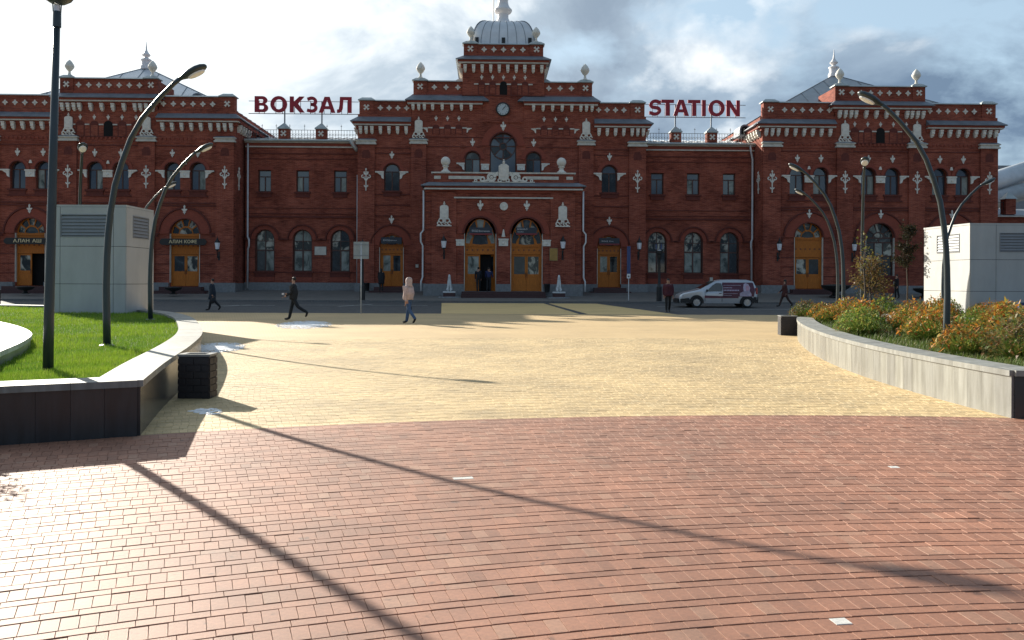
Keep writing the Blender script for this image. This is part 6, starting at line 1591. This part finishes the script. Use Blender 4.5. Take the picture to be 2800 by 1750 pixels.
for i, (x, y, s_, kd, lb) in enumerate(named):
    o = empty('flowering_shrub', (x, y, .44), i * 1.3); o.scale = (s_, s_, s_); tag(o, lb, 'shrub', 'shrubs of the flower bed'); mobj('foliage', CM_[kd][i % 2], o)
    b = MB()
    for q in range(5): a = q * 1.26; b.tube([(.05 * math.cos(a), .05 * math.sin(a), 0), (.2 * math.cos(a), .2 * math.sin(a), .4)], [.012, .006], 5)
    b.build('stem', M['bark'], o)
sv = []; sf = []; stt = []
def merge(src, x, y, z, s_, rz_):
    b0 = len(sv); ca, sa = math.cos(rz_) * s_, math.sin(rz_) * s_
    sv.extend([(x + p[0] * ca - p[1] * sa, y + p[0] * sa + p[1] * ca, z + p[2] * s_) for p in src[0]]); sf.extend([tuple(b0 + q for q in f) for f in src[1]]); stt.extend(src[2])
placed = [(n_[0], n_[1]) for n_ in named]; tries = 0
while len(placed) < 62 and tries < 6000:
    tries += 1; y = rg.uniform(10.6, 31); x = rg.uniform(6.5, .66 * y + 1.2)
    if not inpoly(x, y, bed) or any((x - p[0]) ** 2 + (y - p[1]) ** 2 < .62 ** 2 for p in placed): continue
    edge = min((x - p[0] + .55) ** 2 + (y - p[1]) ** 2 for p in bed[:len(right_curve)]) ** .5
    if edge < .95 and y < 17: continue
    if abs(x - 7.55) < .5 and 13.0 < y < 15.2: continue
    if 18.6 < x and 35 < y: continue
    placed.append((x, y)); kd = rg.choice(['orange', 'green', 'rust', 'orange', 'orange'] if y > 15 else ['rust', 'green', 'rust', 'orange'])
    merge(rg.choice(KIND[kd]), x, y, .44, rg.uniform(.6, 1.25), rg.uniform(0, 6.28))
tag(mobj('flower_bed_planting', tinted('flower_bed_planting', sv, sf, stt, M['leaf'])), 'mixed green and orange autumn planting filling the right bed', 'planting', kind='stuff')
gv = []; gf = []; gt = []; cnt = 0
while cnt < 26000:
    y = 10.2 + 18 * rg.random() ** 1.5; x = 6.2 + rg.random() * (.64 * y + .8 - 6.2) if .64 * y + .8 > 6.3 else 6.3
    if not inpoly(x, y, [(p[0] - .1, p[1]) for p in bed]): continue
    u = rg.random(); c = (.075 + .06 * u, .125 + .06 * u, .02 + .02 * u)
    if u > .85: c = (.22, .20, .08)
    blade(x, y, .45, rg.uniform(.05, .17), rg.uniform(.004, .008), rg.uniform(.02, .10), rg.uniform(0, 6.28), c); cnt += 1
tag(mobj('bed_grass', tinted('bed_grass', gv, gf, gt, M['grass'])), 'rough grass along the inner edge of the right planter', 'grass', kind='stuff')
# inner bed at the far left, low plants
gv = []; gf = []; gt = []
for _ in range(5000):
    x = rg.uniform(-13, -6.5); y = rg.uniform(9.5, 18)
    if not inpoly(x + .9, y - .4, inner_poly): continue
    u = rg.random(); blade(x, y, .60, rg.uniform(.03, .10), .012, .04, rg.uniform(0, 6.28), (.06 + .05 * u, .12 + .06 * u, .025) if u < .8 else (.12, .035, .03))
tag(mobj('inner_bed_plants', tinted('inner_bed_plants', gv, gf, gt, M['grass'])), 'low plants inside the curved wall at the far left', 'planting', kind='stuff')
# saplings
def sapling(x, y, z, h, cr, n, seed, pal, label, base=.35, leaf=.05):
    o = empty('young_tree', (x, y, z)); tag(o, label, 'tree'); r2 = random.Random(seed); b = MB()
    tr = [(0, 0, 0), (.03, .02, h * .3), (-.02, .03, h * .6), (.02, 0, h * .97)]; b.tube(tr, [.035, .028, .02, .006], 7); tips = []
    for i in range(22):
        t = r2.uniform(base, .97); z0 = h * t; a = r2.uniform(0, 6.28); L_ = cr * (1.15 - t * .75) * r2.uniform(.6, 1.15); e = Vector((L_ * math.cos(a), L_ * math.sin(a), z0 + L_ * r2.uniform(.35, .9))); m_ = Vector((e.x * .5, e.y * .5, z0 + (e.z - z0) * .35))
        b.tube([(0, 0, z0), tuple(m_), tuple(e)], [.012, .008, .004], 5); tips += [(Vector((0, 0, z0)).lerp(e, q)) for q in (.45, .6, .75, .9, 1.0)]
    b.build('trunk', M['bark'], o, smooth=True); v = []; f = []; t_ = []
    for i in range(n):
        p = r2.choice(tips) + Vector((r2.gauss(0, .09), r2.gauss(0, .09), r2.gauss(0, .09))) * cr * 1.6; d = Vector((r2.gauss(0, 1), r2.gauss(0, 1), r2.gauss(-.2, .8))).normalized(); s_ = d.cross(Vector((.3, .5, 1))).normalized() * leaf * .4; b0 = len(v); l = leaf * r2.uniform(.7, 1.4)
        v.extend([tuple(p), tuple(p + d * l * .5 + s_), tuple(p + d * l), tuple(p + d * l * .5 - s_)]); f.append((b0, b0 + 1, b0 + 2, b0 + 3)); c = r2.choice(pal); k = r2.uniform(.7, 1.3); t_.append(tuple(w_ * k for w_ in c))
    mobj('crown', tinted('crown', v, f, t_, M['leaf']), o)
sapling(11.2, 26.5, .45, 1.75, .75, 1200, 2, [(.13, .10, .035), (.17, .09, .035), (.10, .06, .03), (.20, .15, .05)], 'bushy brown-leaved sapling in the right flower bed', .12, .075)
sapling(15.6, 33.5, .45, 3.4, .55, 1700, 4, [(.028, .030, .016), (.036, .024, .016), (.022, .024, .012)], 'slender dark-leaved young tree left of the right kiosk', .50, .085)
sapling(10.4, 25.0, .45, 2.7, .5, 90, 8, [(.16, .13, .03), (.13, .14, .04)], 'thin sparse sapling with few yellow leaves between the lamps', .55, .08)
sapling(13.2, 31.2, .45, 1.5, .6, 1600, 15, [(.020, .028, .014), (.026, .034, .018)], 'dark green round bush behind the flower bed', .1, .06)
sapling(-12.6, 19.2, .45, 2.6, .8, 420, 19, [(.16, .10, .05), (.13, .05, .03)], 'sparse reddish shrub at the far left edge of the lawn', .3, .06)
sapling(-5.80, 8.80, .45, .85, .30, 260, 27, [(.10, .06, .03), (.08, .10, .03)], 'small leafy twig plant just inside the near left planter corner', .25, .05)
